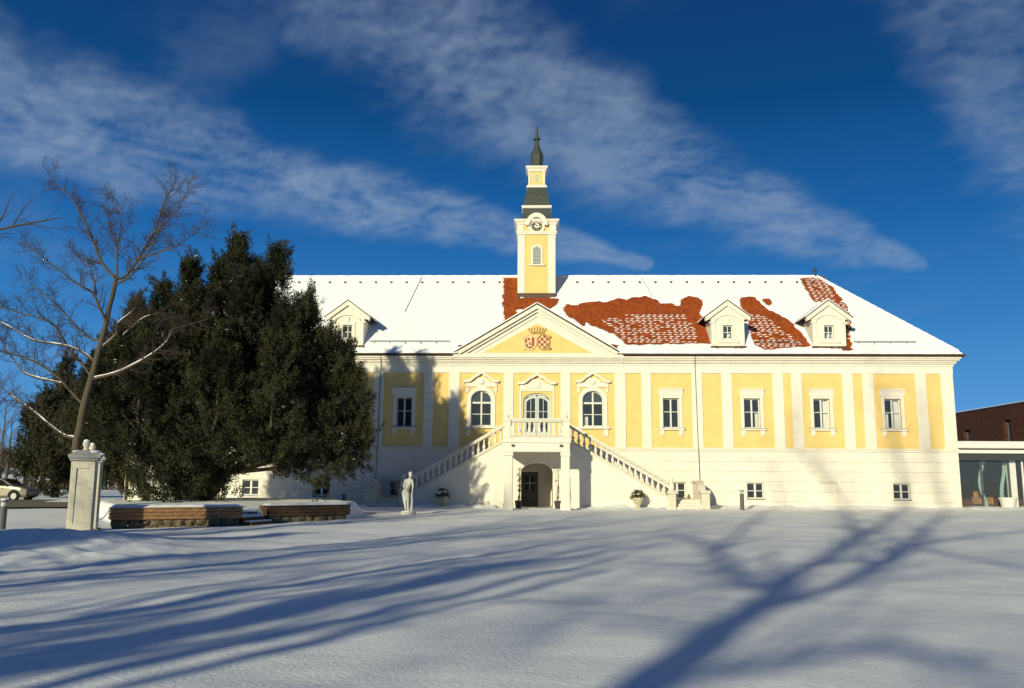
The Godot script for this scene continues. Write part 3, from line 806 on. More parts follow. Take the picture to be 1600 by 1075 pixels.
func make_roof(house: Node3D) -> void:
	var roof := node("roof", house)
	var ex := HALF + 0.48; var rx := 19.1
	var bz := -2.0 * 6.75 - EAVE_Z
	var E := [Vector3(-ex, EAVE_Y, EAVE_Z), Vector3(ex, EAVE_Y, EAVE_Z), Vector3(ex, EAVE_Y, bz), Vector3(-ex, EAVE_Y, bz)]
	var R := [Vector3(-rx, RIDGE_Y, RIDGE_Z), Vector3(rx, RIDGE_Y, RIDGE_Z)]
	var g := G.new()
	g.use_tint = true; g.tint = Color(0.8, 0.8, 0.8)
	# the front slope starts higher behind the pediment
	var cut := 0.085
	var wc := 4.75
	var ec := lerpf(ex, rx, cut)
	g.quad(E[0], Vector3(-wc, EAVE_Y, EAVE_Z), roof_pt(-wc, cut), roof_pt(-ec, cut))
	g.quad(Vector3(wc, EAVE_Y, EAVE_Z), E[1], roof_pt(ec, cut), roof_pt(wc, cut))
	g.quad(roof_pt(-ec, cut), roof_pt(ec, cut), R[1], R[0]); g.quad(E[2], E[3], R[0], R[1])
	g.tri(E[1], E[2], R[1]); g.tri(E[3], E[0], R[0])
	g.quad(E[3], E[2], E[1] + Vector3(0, 0, -0.8), E[0] + Vector3(0, 0, -0.8))
	part("roof_deck", g, M.tile, roof)
	# snow on the front slope: a sheet that dips below the tiles where they lie bare
	var nu := 420; var nv := 84
	var v := PackedVector3Array(); var idx := PackedInt32Array()
	v.resize((nu + 1) * (nv + 1))
	for j in nv + 1:
		var t := float(j) / nv
		var hx := lerpf(ex, rx, t)
		for i in nu + 1:
			var x := lerpf(-hx, hx, float(i) / nu)
			var d := bare_distance(x, t)
			var h := 0.125 * smoothstep(-0.03, 0.22, d) - 0.035 + 0.012 * roof_noise.get_noise_2d(x * 3.0 + 50.0, t * 30.0)
			if t < 0.11: h = minf(h, 0.03 + 0.075 * smoothstep(0.0, 0.5, roof_noise.get_noise_2d(x * 2.2, t * 60.0) + 0.42))
			if j == 0: h = minf(h, 0.05)
			v[j * (nu + 1) + i] = roof_pt(x, t, h)
	var n := PackedVector3Array(); n.resize(v.size())
	for j in nv + 1:
		for i in nu + 1:
			var a := v[j * (nu + 1) + mini(i + 1, nu)] - v[j * (nu + 1) + maxi(i - 1, 0)]
			var b := v[mini(j + 1, nv) * (nu + 1) + i] - v[maxi(j - 1, 0) * (nu + 1) + i]
			n[j * (nu + 1) + i] = a.cross(b).normalized()
	for j in nv:
		for i in nu:
			var a := j * (nu + 1) + i
			if j < 8 and absf(v[a].x) < 4.8: continue
			for q in [a, a + nu + 2, a + 1, a, a + nu + 1, a + nu + 2]: idx.append(q)
	var arr := []
	arr.resize(Mesh.ARRAY_MAX)
	arr[Mesh.ARRAY_VERTEX] = v; arr[Mesh.ARRAY_NORMAL] = n; arr[Mesh.ARRAY_INDEX] = idx
	var sm := ArrayMesh.new()
	sm.add_surface_from_arrays(Mesh.PRIMITIVE_TRIANGLES, arr)
	part("snow_cover", sm, M.roof_snow, roof)
	# snow on the other three slopes and along the ridge and hips
	g = G.new()
	var up := Vector3(0, 0.1, 0)
	g.quad(E[2] + up, E[3] + up, R[0] + up, R[1] + up)
	g.tri(E[1] + up * 0.8, E[2] + up, R[1] + up); g.tri(E[3] + up, E[0] + up * 0.8, R[0] + up)
	g.quad(E[1], E[2], E[2] + up, E[1] + up * 0.8); g.quad(E[3], E[0], E[0] + up * 0.8, E[3] + up)
	part("snow_cover", g, M.roof_snow, roof)
	var pts := []; var rad := []
	for i in 90:
		var x := lerpf(-rx, rx, i / 89.0)
		pts.append(Vector3(x, RIDGE_Y + 0.06 + 0.012 * (i % 2), RIDGE_Z)); rad.append(0.12 + 0.02 * roof_noise.get_noise_1d(x * 5.0))
	g = G.new()
	g.tube(pts, rad, 7)
	part("ridge_snow", g, M.roof_snow, roof)
	for s in [-1, 1]:
		pts = []; rad = []
		for i in 40:
			var q: Vector3 = (R[1] if s > 0 else R[0]).lerp(E[1] if s > 0 else E[0], i / 40.0)
			pts.append(q + Vector3(0, 0.05 + 0.02 * (i % 2), 0)); rad.append(0.10)
		g = G.new()
		g.tube(pts, rad, 6)
		part("hip_tiles", g, M.roof_snow if s < 0 else M.roof_snow, roof)
	# tiles where they lie bare, with snow caught on their edges
	var tg := G.new()
	tg.use_tint = true
	tg.prism(PackedVector2Array([Vector2(-0.085, 0.30), Vector2(-0.085, 0.05), Vector2(-0.05, 0.012), Vector2(0, 0), Vector2(0.05, 0.012), Vector2(0.085, 0.05), Vector2(0.085, 0.30)]), 0.0, 0.02)
	var tm := tg.mesh()
	var tx := []; var tc := []; var fx := []
	var along := Vector3(0, RIDGE_Y - EAVE_Y, RIDGE_Z - EAVE_Z).normalized()
	var nrm := Vector3(0, 0.7523, 0.6589)
	var row := 0
	var s_m := 0.25
	while s_m < SLOPE - 0.1:
		var x := -2.6 + (0.09 if row % 2 else 0.0)
		while x < 20.0:
			var t := s_m / SLOPE
			if bare_distance(x, t) < 0.16:
				var lift := 0.022 + rng.randf() * 0.008
				tx.append(Transform3D(Basis(Vector3(1, 0, 0), (along - nrm * 0.06).normalized(), (nrm + along * 0.06).normalized()), roof_pt(x, t, lift)))
				var k := rng.randf_range(0.72, 1.12)
				tc.append(Color(k, k * rng.randf_range(0.9, 1.08), k))
				var dash := in_dash(x, t)
				var chance := 0.0
				if dash and (int(round((x + 2.6 - (0.09 if row % 2 else 0.0)) / 0.18)) + row) % 2 == 0: chance = 0.86 + 0.8 * roof_noise.get_noise_2d(x * 0.55, t * 8.0)
				if rng.randf() < chance:
					fx.append(Transform3D(Basis(Vector3(rng.randf_range(0.7, 1.15), 0, 0), along * rng.randf_range(0.6, 1.3), nrm * rng.randf_range(0.6, 1.2)), roof_pt(x + rng.randf_range(-0.02, 0.02), (s_m - 0.035) / SLOPE, 0.03)))
			x += 0.18
		s_m += 0.215
		row += 1
	copies("roof_tiles", tm, M.tile, tx, tc, roof).set_meta("kind", "stuff")
	var fg := G.new()
	fg.ball(Vector3.ZERO, Vector3(0.165, 0.034, 0.03), 3, 0.3, 8, 4)
	copies("snow_on_tiles", fg.mesh(), M.roof_snow, fx, [], roof).set_meta("kind", "stuff")
	# gutter
	g = G.new()
	var gp := PackedVector2Array()
	for i in 9:
		var a := PI + PI * i / 8
		gp.append(Vector2(0.58 + cos(a) * 0.085, EAVE_Y - 0.0 + sin(a) * 0.085))
	gp.append(Vector2(0.62, EAVE_Y + 0.02)); gp.append(Vector2(0.47, EAVE_Y + 0.02))
	for seg in [[-ex, -5.1], [5.1, ex]]:
		g = G.new()
		g.prism(gp, seg[0], seg[1], Transform3D(Basis(Vector3(0, 0, 1), Vector3(0, 1, 0), Vector3(1, 0, 0)), Vector3.ZERO))
		# the basis above mirrors, so turn the faces
		for i in range(0, g.v.size(), 3):
			var q := g.v[i + 1]; g.v[i + 1] = g.v[i + 2]; g.v[i + 2] = q
			for e in 3: g.n[i + e] = -g.n[i + e]
		part("gutter", g, M.brown_metal, roof)
	for s in [-1, 1]:
		box_part("gutter", Vector3(s * ex - 0.08 + s * 0.08, EAVE_Y - 0.09, bz), Vector3(s * ex + 0.08 + s * 0.08, EAVE_Y + 0.02, EAVE_Z + 0.1), M.brown_metal, roof)
	# small snow guards below the ridge, and snow rails above the eave
	var hook := G.new()
	hook.cbox(Vector3(-0.07, 0, -0.05), Vector3(0.07, 0.14, 0.06), 0.015)
	var hm := hook.mesh()
	for i in 36:
		var x := -18.4 + i * 1.055
		if absf(x) < 1.9: continue
		part("snow_guard", hm, M.brown_metal, roof, roof_pt(x, 0.905, 0.06))
	for r in [[-10.2, -5.3], [18.9, 22.6], [-22.5, -13.0], [13.2, 16.0]]:
		g = G.new()
		g.tube([roof_pt(r[0], 0.115, 0.2), roof_pt(r[1], 0.115, 0.2)], [0.025, 0.025], 5)
		var x: float = r[0] + 0.3
		while x < r[1]:
			g.tube([roof_pt(x, 0.10, 0.0), roof_pt(x, 0.115, 0.22)], [0.02, 0.02], 4)
			x += 0.95
		part("snow_rail", g, M.grey_metal, roof)
	# lightning conductors on the slope and finials at the ridge ends
	for q in [[-7.95, -8.5], [7.1, 7.9]]:
		g = G.new()
		g.tube([roof_pt(q[0], 0.99, 0.12), roof_pt(q[1], 0.5, 0.12), roof_pt(q[1] + 0.1, 0.48, 0.0)], [0.016, 0.016, 0.016], 4)
		part("conductor", g, M.grey_metal, roof)
	for s in [-1, 1]:
		g = G.new()
		g.lathe([Vector2(0.16, 0), Vector2(0.07, 0.12), Vector2(0.05, 0.25), Vector2(0.11, 0.34), Vector2(0.13, 0.42), Vector2(0.09, 0.5), Vector2(0.03, 0.56), Vector2(0.025, 0.72), Vector2(0.0, 0.8)], Vector3.ZERO, 10)
		part("finial", g, M.copper, roof, Vector3(s * 18.95, RIDGE_Y + 0.1, RIDGE_Z))

func make_dormer(house: Node3D, label := "") -> Node3D:
	var d := node("dormer", house)
	# origin: foot of the front face, z = 0 plane; the cheeks run back into the slope
	var g := G.new()
	wall_with_openings(g, -0.98, 0.98, 0.0, 1.62, 0.0, 0.2, [[-0.29, 0.29, 0.40, 1.26]])
	for s in [-1, 1]:
		var c := PackedVector2Array([Vector2(0.2, 0.0), Vector2(0.2, 1.62), Vector2(2.6, 1.62), Vector2(2.6, 1.3)])
		var xf := Transform3D(Basis(Vector3(0, 0, -1), Vector3(0, 1, 0), Vector3(1, 0, 0)), Vector3(s * 0.88, 0, 0))
		g.prism(c, -0.1, 0.1, xf)
	part("wall", g, M.cream, d)
	g = G.new()
	g.prism(PackedVector2Array([Vector2(-1.2, 1.62), Vector2(1.2, 1.62), Vector2(1.2, 1.72), Vector2(0, 2.56), Vector2(-1.2, 1.72)]), -0.25, 0.02)
	part("gable", g, M.cream, d)
	g = G.new()   # raking moulding and the arch below it
	ring_prism(g, PackedVector2Array([Vector2(1.36, 1.72), Vector2(0, 2.74), Vector2(-1.36, 1.72)]), PackedVector2Array([Vector2(1.30, 1.50), Vector2(0, 2.46), Vector2(-1.30, 1.50)]), -0.2, 0.16)
	part("raking_cornice", g, M.cream, d)
	g = G.new()
	var o := PackedVector2Array([Vector2(1.08, 1.46)]); var i := PackedVector2Array([Vector2(1.08, 1.38)])
	for p in arc_points(0, 1.55, 1.48, 0.46, 12):
		o.append(p); i.append(p + Vector2(0, -0.09))
	o.append(Vector2(-1.08, 1.46)); i.append(Vector2(-1.08, 1.38))
	ring_prism(g, o, i, 0.0, 0.09)
	part("arch_moulding", g, M.cream, d)
	g = G.new()
	for s in [-1, 1]:
		g.cbox(Vector3(s * 0.85 - 0.13, 0.0, 0.0), Vector3(s * 0.85 + 0.13, 1.38, 0.05), 0.012)
	g.cbox(Vector3(-0.10, 1.36, 0.0), Vector3(0.10, 1.80, 0.07), 0.02)
	ring_prism(g, PackedVector2Array([Vector2(0.46, 0.34), Vector2(0.46, 1.30), Vector2(0.56, 1.44), Vector2(0, 1.5), Vector2(-0.56, 1.44), Vector2(-0.46, 1.30), Vector2(-0.46, 0.34)]), PackedVector2Array([Vector2(0.29, 0.40), Vector2(0.29, 1.26), Vector2(0.29, 1.26), Vector2(0, 1.26), Vector2(-0.29, 1.26), Vector2(-0.29, 1.26), Vector2(-0.29, 0.40)]), 0.0, 0.045)
	part("surround", g, M.cream, d)
	g = G.new()
	g.cbox(Vector3(-0.62, 0.18, 0.0), Vector3(0.62, 0.30, 0.12), 0.015)
	g.cbox(Vector3(-0.58, -0.04, 0.0), Vector3(0.58, 0.17, 0.07), 0.015)
	part("sill", g, M.cream, d)
	g = G.new()
	g.cbox(Vector3(-1.06, -0.16, -0.1), Vector3(1.06, -0.02, 0.14), 0.02)
	part("flashing", g, M.brown_metal, d)
	var w := node("window", d, Vector3(0, 0.40, 0))
	casement(w, 0.58, 0.86, [0.44], -0.10, 0.05)
	# roof of the dormer, running back into the main slope, with snow on it
	for s in [-1, 1]:
		g = G.new()
		var a := Vector3(s * 1.40, 1.70, 0.18); var b := Vector3(0, 2.74, 0.18)
		var a2 := Vector3(s * 1.40, 1.70, -2.0); var b2 := Vector3(0, 2.74, -3.2)
		var n := Vector3(s * 0.6, 0.8, 0) * 0.06
		if s > 0: g.hexa([a, a2, b2, b, a + n, a2 + n, b2 + n, b + n])
		else: g.hexa([b, b2, a2, a, b + n, b2 + n, a2 + n, a + n])
		part("roof_slope", g, M.brown_metal, d)
		g = G.new()
		var up := Vector3(0, 0.085, 0)
		var m := n + Vector3(0, 0.004, 0)
		if s > 0: g.hexa([a + m + Vector3(-0.03, 0, -0.05), a2 + m, b2 + m, b + m + Vector3(0, 0, -0.05), a + m + up + Vector3(-0.05, 0, -0.07), a2 + m + up, b2 + m + up, b + m + up + Vector3(0, 0, -0.07)])
		else: g.hexa([b + m + Vector3(0, 0, -0.05), b2 + m, a2 + m, a + m + Vector3(0.03, 0, -0.05), b + m + up + Vector3(0, 0, -0.07), b2 + m + up, a2 + m + up, a + m + up + Vector3(0.05, 0, -0.07)])
		part("snow_cover", g, M.roof_snow, d)
	# interior, so that the pane looks into a room
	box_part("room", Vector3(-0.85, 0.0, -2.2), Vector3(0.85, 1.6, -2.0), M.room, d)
	return d

func square_tier(g: G, rows: Array) -> void:   # rows: Vector2(half width, height): a square body
	for i in rows.size() - 1:
		var p: Vector2 = rows[i]; var q: Vector2 = rows[i + 1]
		var c := [Vector2(-1, 1), Vector2(1, 1), Vector2(1, -1), Vector2(-1, -1)]
		for k in 4:
			var a: Vector2 = c[k]; var b: Vector2 = c[(k + 1) % 4]
			g.quad(Vector3(a.x * p.x, p.y, a.y * p.x), Vector3(b.x * p.x, p.y, b.y * p.x), Vector3(b.x * q.x, q.y, b.y * q.x), Vector3(a.x * q.x, q.y, a.y * q.x))

func make_tower(house: Node3D) -> void:
	var t := node("clock_tower", house, Vector3(-0.05, 0, -5.85))
	var w := 1.22
	var g := G.new()
	square_tier(g, [Vector2(w, 12.5), Vector2(w, 18.1), Vector2(w + 0.02, 18.1), Vector2(w + 0.02, 18.75), Vector2(0.6, 18.75)])
	part("wall", g, M.yellow, t)
	for s in [[-1, 1], [1, 1], [1, -1], [-1, -1]]:
		g = G.new()
		var cx: float = s[0] * (w - 0.20); var cz: float = s[1] * (w - 0.20)
		g.cbox(Vector3(cx - 0.24, 13.9, cz - 0.24), Vector3(cx + 0.24, 17.95, cz + 0.24), 0.02)
		g.cbox(Vector3(cx - 0.27, 17.75, cz - 0.27), Vector3(cx + 0.27, 17.85, cz + 0.27), 0.02)
		part("corner_pilaster", g, M.cream, t)
	g = G.new()
	square_tier(g, [Vector2(w, 17.95), Vector2(w + 0.09, 17.95), Vector2(w + 0.10, 18.05), Vector2(w + 0.14, 18.10), Vector2(w + 0.14, 18.16), Vector2(w, 18.18)])
	part("string_moulding", g, M.cream, t)
	g = G.new()
	square_tier(g, [Vector2(w, 18.62), Vector2(w + 0.10, 18.64), Vector2(w + 0.15, 18.74), Vector2(w + 0.26, 18.86), Vector2(w + 0.28, 18.90), Vector2(w + 0.28, 18.97), Vector2(0.7, 19.02)])
	for s in [[-1, 1], [1, 1], [1, -1], [-1, -1]]:
		var cx: float = s[0] * (w - 0.14); var cz: float = s[1] * (w - 0.14)
		g.cbox(Vector3(cx - 0.22, 18.181, cz - 0.22), Vector3(cx + 0.22, 18.63, cz + 0.22), 0.02)
	part("cornice", g, M.cream, t)
	g = G.new()
	square_tier(g, [Vector2(w + 0.07, 13.0), Vector2(w + 0.09, 13.86), Vector2(w + 0.05, 13.95), Vector2(w - 0.05, 13.95)])
	part("flashing", g, M.brown_metal, t)
	# clock under its arched hood, on the front
	g = G.new()
	var o := arc_points(0, 1.46, 18.55, 0.84, 16); var i := arc_points(0, 0.98, 18.55, 0.54, 16)
	ring_prism(g, o, i, w - 0.2, w + 0.31)
	var disc := PackedVector2Array()
	for k in 24: disc.append(Vector2(cos(TAU * k / 24) * 0.56, 18.53 + sin(TAU * k / 24) * 0.56))
	g.prism(disc, w - 0.1, w + 0.12)
	part("clock_hood", g, M.cream, t)
	g = G.new()
	disc = PackedVector2Array()
	for k in 28: disc.append(Vector2(cos(TAU * k / 28) * 0.36, sin(TAU * k / 28) * 0.36))
	g.prism(disc, 0.0, 0.03)
	var clock := part("clock_face", g, M.clock_black, t, Vector3(0, 18.53, w + 0.122))
	g = G.new()
	disc = PackedVector2Array()
	for k in 24: disc.append(Vector2(cos(TAU * k / 24) * 0.17, sin(TAU * k / 24) * 0.17))
	g.prism(disc, 0.031, 0.045)
	part("dial_center", g, M.frame, clock)
	for k in 12:
		g = G.new()
		g.box(Vector3(-0.016, 0.235, 0.031), Vector3(0.016, 0.33, 0.045))
		var nu := part("numeral", g, M.gold, clock)
		nu.rotation.z = -TAU * k / 12
	for hnd in [[0.20, -TAU * 10.0 / 12, 0.03], [0.30, -TAU * 3.6 / 12, 0.022]]:
		g = G.new()
		g.box(Vector3(-hnd[2], -0.05, 0.047), Vector3(hnd[2], hnd[0], 0.06))
		var hand := part("clock_hand", g, M.clock_black if hnd[0] < 0.25 else M.gold, clock)
		hand.rotation.z = hnd[1]
	# louvred bell opening
	var lv := node("louver_opening", t, Vector3(0.02, 15.95, w))
	g = G.new()
	var li := PackedVector2Array([Vector2(0.26, 0)]); var lo := PackedVector2Array([Vector2(0.38, -0.02)])
	li.append_array(arc_points(0, 0.52, 0.92, 0.26)); lo.append_array(arc_points(0, 0.76, 0.92, 0.40))
	li.append(Vector2(-0.26, 0)); lo.append(Vector2(-0.38, -0.02))
	ring_prism(g, lo, li, 0.0, 0.07)
	part("surround", g, M.cream, lv)
	g = G.new()
	g.cbox(Vector3(-0.52, -0.14, 0.0), Vector3(0.52, -0.021, 0.13), 0.015)
	part("sill", g, M.cream, lv)
	var back := PackedVector2Array([Vector2(0.26, 0)])
	back.append_array(arc_points(0, 0.52, 0.92, 0.26)); back.append(Vector2(-0.26, 0))
	g = G.new()
	g.prism(back, 0.0, 0.006)
	part("backing", g, M.iron, lv)
	for k in 12:
		var y := 0.03 + k * 0.095
		var hw := 0.255
		if y > 0.92: hw = 0.255 * sqrt(maxf(0.0, 1.0 - pow((y - 0.92) / 0.26, 2)))
		g = G.new()
		g.hexa([Vector3(-hw, y, 0.055), Vector3(hw, y, 0.055), Vector3(hw, y + 0.05, 0.008), Vector3(-hw, y + 0.05, 0.008), Vector3(-hw, y + 0.03, 0.06), Vector3(hw, y + 0.03, 0.06), Vector3(hw, y + 0.08, 0.013), Vector3(-hw, y + 0.08, 0.013)])
		part("slat", g, M.louver, lv)
	# bell-shaped copper roof, lantern, onion and spike
	g = G.new()
	square_tier(g, [Vector2(1.2, 18.98), Vector2(1.04, 19.2), Vector2(0.95, 19.55), Vector2(0.91, 19.9)])
	square_tier(g, [Vector2(0.93, 20.06), Vector2(0.88, 20.14), Vector2(0.84, 20.45), Vector2(0.77, 20.85), Vector2(0.67, 21.2), Vector2(0.60, 21.45)])
	part("copper_roof", g, M.copper, t)
	g = G.new()
	square_tier(g, [Vector2(0.8, 19.86), Vector2(0.96, 19.88), Vector2(1.0, 19.95), Vector2(1.02, 20.06), Vector2(0.8, 20.08)])
	part("roof_band", g, M.cream, t)
	g = G.new()
	square_tier(g, [Vector2(0.5, 21.42), Vector2(0.68, 21.44), Vector2(0.70, 21.52), Vector2(0.64, 21.62), Vector2(0.57, 21.66)])
	square_tier(g, [Vector2(0.55, 22.58), Vector2(0.62, 22.64), Vector2(0.64, 22.74), Vector2(0.74, 22.86), Vector2(0.75, 22.96), Vector2(0.4, 23.02)])
	for s in [[-1, 1], [1, 1], [1, -1], [-1, -1]]:
		g.cbox(Vector3(s[0] * 0.5 - 0.07, 21.63, s[1] * 0.5 - 0.07), Vector3(s[0] * 0.5 + 0.07, 22.62, s[1] * 0.5 + 0.07), 0.02)
	part("lantern_cornice", g, M.cream, t)
	g = G.new()
	square_tier(g, [Vector2(0.53, 21.6), Vector2(0.53, 22.66)])
	part("lantern_wall", g, M.yellow, t)
	g = G.new()
	g.cbox(Vector3(-0.13, 21.85, 0.50), Vector3(0.13, 22.40, 0.545), 0.01)
	part("lantern_window", g, M.louver, t)
	g = G.new()
	g.lathe([Vector2(0.52, 23.0), Vector2(0.45, 23.1), Vector2(0.42, 23.25), Vector2(0.45, 23.45), Vector2(0.49, 23.7), Vector2(0.48, 23.9), Vector2(0.40, 24.12), Vector2(0.30, 24.35), Vector2(0.20, 24.6), Vector2(0.14, 24.9), Vector2(0.12, 25.08)], Vector3.ZERO, 8, PI / 8, true)
	part("onion_dome", g, M.copper, t)
	g = G.new()
	g.lathe([Vector2(0.10, 25.05), Vector2(0.25, 25.12), Vector2(0.25, 25.2), Vector2(0.13, 25.28), Vector2(0.09, 25.55), Vector2(0.05, 25.95), Vector2(0.0, 26.2)], Vector3.ZERO, 12)
	part("spike", g, M.copper, t)

func make_pediment(house: Node3D) -> void:
	var p := node("pediment", house)
	var g := G.new()
	g.prism(PackedVector2Array([Vector2(-4.4, 9.1), Vector2(4.4, 9.1), Vector2(0, 11.62)]), -0.6, 0.06)
	part("field", g, M.cream, p)
	g = G.new()
	g.prism(PackedVector2Array([Vector2(-3.3, 9.27), Vector2(3.3, 9.27), Vector2(0, 11.07)]), 0.0, 0.075)
	part("tympanum", g, M.yellow, p)
	# raking cornice in steps
	var steps := [[0.60, 0.30, 0.12], [0.38, 0.16, 0.26], [0.22, 0.02, 0.42]]
	g = G.new()
	var nn := Vector2(0.513, 0.858)   # normal of the right rake
	for s in steps:
		var outer := PackedVector2Array(); var inner := PackedVector2Array()
		for x in [5.12, 0.0, -5.12]:
			outer.append(Vector2(x, 12.18 - absf(x) * 0.598 - s[1] * 1.16)); inner.append(Vector2(x, 12.18 - absf(x) * 0.598 - s[0] * 1.16))
		ring_prism(g, outer, inner, -0.3, s[2])
	part("raking_cornice", g, M.cream, p)
	g = G.new()
	g.cbox(Vector3(-4.9, 9.02, -0.3), Vector3(4.9, 9.12, 0.40), 0.02)
	g.cbox(Vector3(-4.7, 9.121, -0.3), Vector3(4.7, 9.22, 0.22), 0.02)
	part("base_cornice", g, M.cream, p)
	# its small roof runs back into the slope
	for s in [-1, 1]:
		g = G.new()
		var a := Vector3(s * 5.2, 9.09, 0.47); var b := Vector3(0, 12.20, 0.47)
		var a2 := Vector3(s * 5.2, 9.09, 0.2); var b2 := Vector3(0, 12.20, -3.2)
		var n := Vector3(s * 0.513, 0.858, 0) * 0.05
		if s > 0: g.hexa([a, a2, b2, b, a + n, a2 + n, b2 + n, b + n])
		else: g.hexa([b, b2, a2, a, b + n, b2 + n, a2 + n, a + n])
		part("roof_slope", g, M.brown_metal, p)
		g = G.new()
		var m := n + Vector3(0, 0.004, -0.08)
		var up := Vector3(0, 0.08, -0.02)
		if s > 0: g.hexa([a + m, a2 + m, b2 + m, b + m, a + m + up, a2 + m + up, b2 + m + up, b + m + up])
		else: g.hexa([b + m, b2 + m, a2 + m, a + m, b + m + up, b2 + m + up, a2 + m + up, a + m + up])
		part("snow_cover", g, M.roof_snow, p)
	# coat of arms: two oval shields under a crown
	for s in [-1, 1]:
		var c := Vector3(-0.03 + s * 0.40, 9.93, 0.075)
		var oval := func(rx: float, ry: float, k := 26) -> PackedVector2Array:
			var q := PackedVector2Array()
			for i in k: q.append(Vector2(cos(TAU * i / k) * rx, sin(TAU * i / k) * ry))
			return q
		g = G.new()
		var o: PackedVector2Array = oval.call(0.41, 0.50); var i_: PackedVector2Array = oval.call(0.32, 0.42)
		o.append(o[0]); i_.append(i_[0])
		ring_prism(g, o, i_, 0.0, 0.07)
		g.ball(Vector3(s * 0.36, -0.40, 0.04), Vector3(0.13, 0.10, 0.05), 2, 0.4)
		g.ball(Vector3(s * 0.41, 0.30, 0.04), Vector3(0.08, 0.10, 0.05), 4, 0.4)
		part("shield_scroll", g, M.shield_gold if s > 0 else M.shield_pale, p, c)
		g = G.new()
		g.prism(oval.call(0.325, 0.425), 0.0, 0.03)
		part("shield", g, M.shield_pale, p, c)
		var charges := []
		if s > 0:   # chequers
			for r in 5:
				for q in 4:
					if (r + q) % 2 == 0: charges.append([Vector2(-0.33 + q * 0.165, -0.42 + r * 0.168), Vector2(0.165, 0.168)])
		else:       # a red border with a bend and small charges
			charges = [[Vector2(0.10, -0.26), Vector2(0.16, 0.55)], [Vector2(-0.20, -0.42), Vector2(0.36, 0.14)], [Vector2(-0.32, -0.05), Vector2(0.13, 0.24)], [Vector2(-0.15, 0.10), Vector2(0.13, 0.15)], [Vector2(-0.06, -0.18), Vector2(0.11, 0.16)], [Vector2(-0.26, -0.28), Vector2(0.12, 0.16)]]
		for q in charges:
			var a: Vector2 = q[0]; var b: Vector2 = q[0] + q[1]
			for piece in Geometry2D.intersect_polygons(PackedVector2Array([a, Vector2(b.x, a.y), b, Vector2(a.x, b.y)]), oval.call(0.318, 0.418)):
				g = G.new()
				g.prism(piece, 0.03, 0.055)
				part("shield_charge", g, M.shield_red, p, c)
	g = G.new()
	var base := PackedVector2Array(); var rim := PackedVector2Array()
	for k in 13:
		var t := (k - 6) / 6.0
		base.append(Vector2(t * 0.36, 10.46 - t * t * 0.07)); rim.append(Vector2(t * 0.42, 10.56 - t * t * 0.05))
	ring_prism(g, rim, base, 0.07, 0.16)
	for k in 7:
		var t := (k - 3) / 3.0
		g.tube([Vector3(t * 0.40, 10.54, 0.12), Vector3(t * 0.50, 10.66, 0.12), Vector3(t * 0.52, 10.78 - absf(t) * 0.08, 0.12)], [0.035, 0.03, 0.02], 5)
		g.ball(Vector3(t * 0.52, 10.80 - absf(t) * 0.08, 0.12), Vector3(0.045, 0.045, 0.045))
	part("crown", g, M.shield_gold, p)

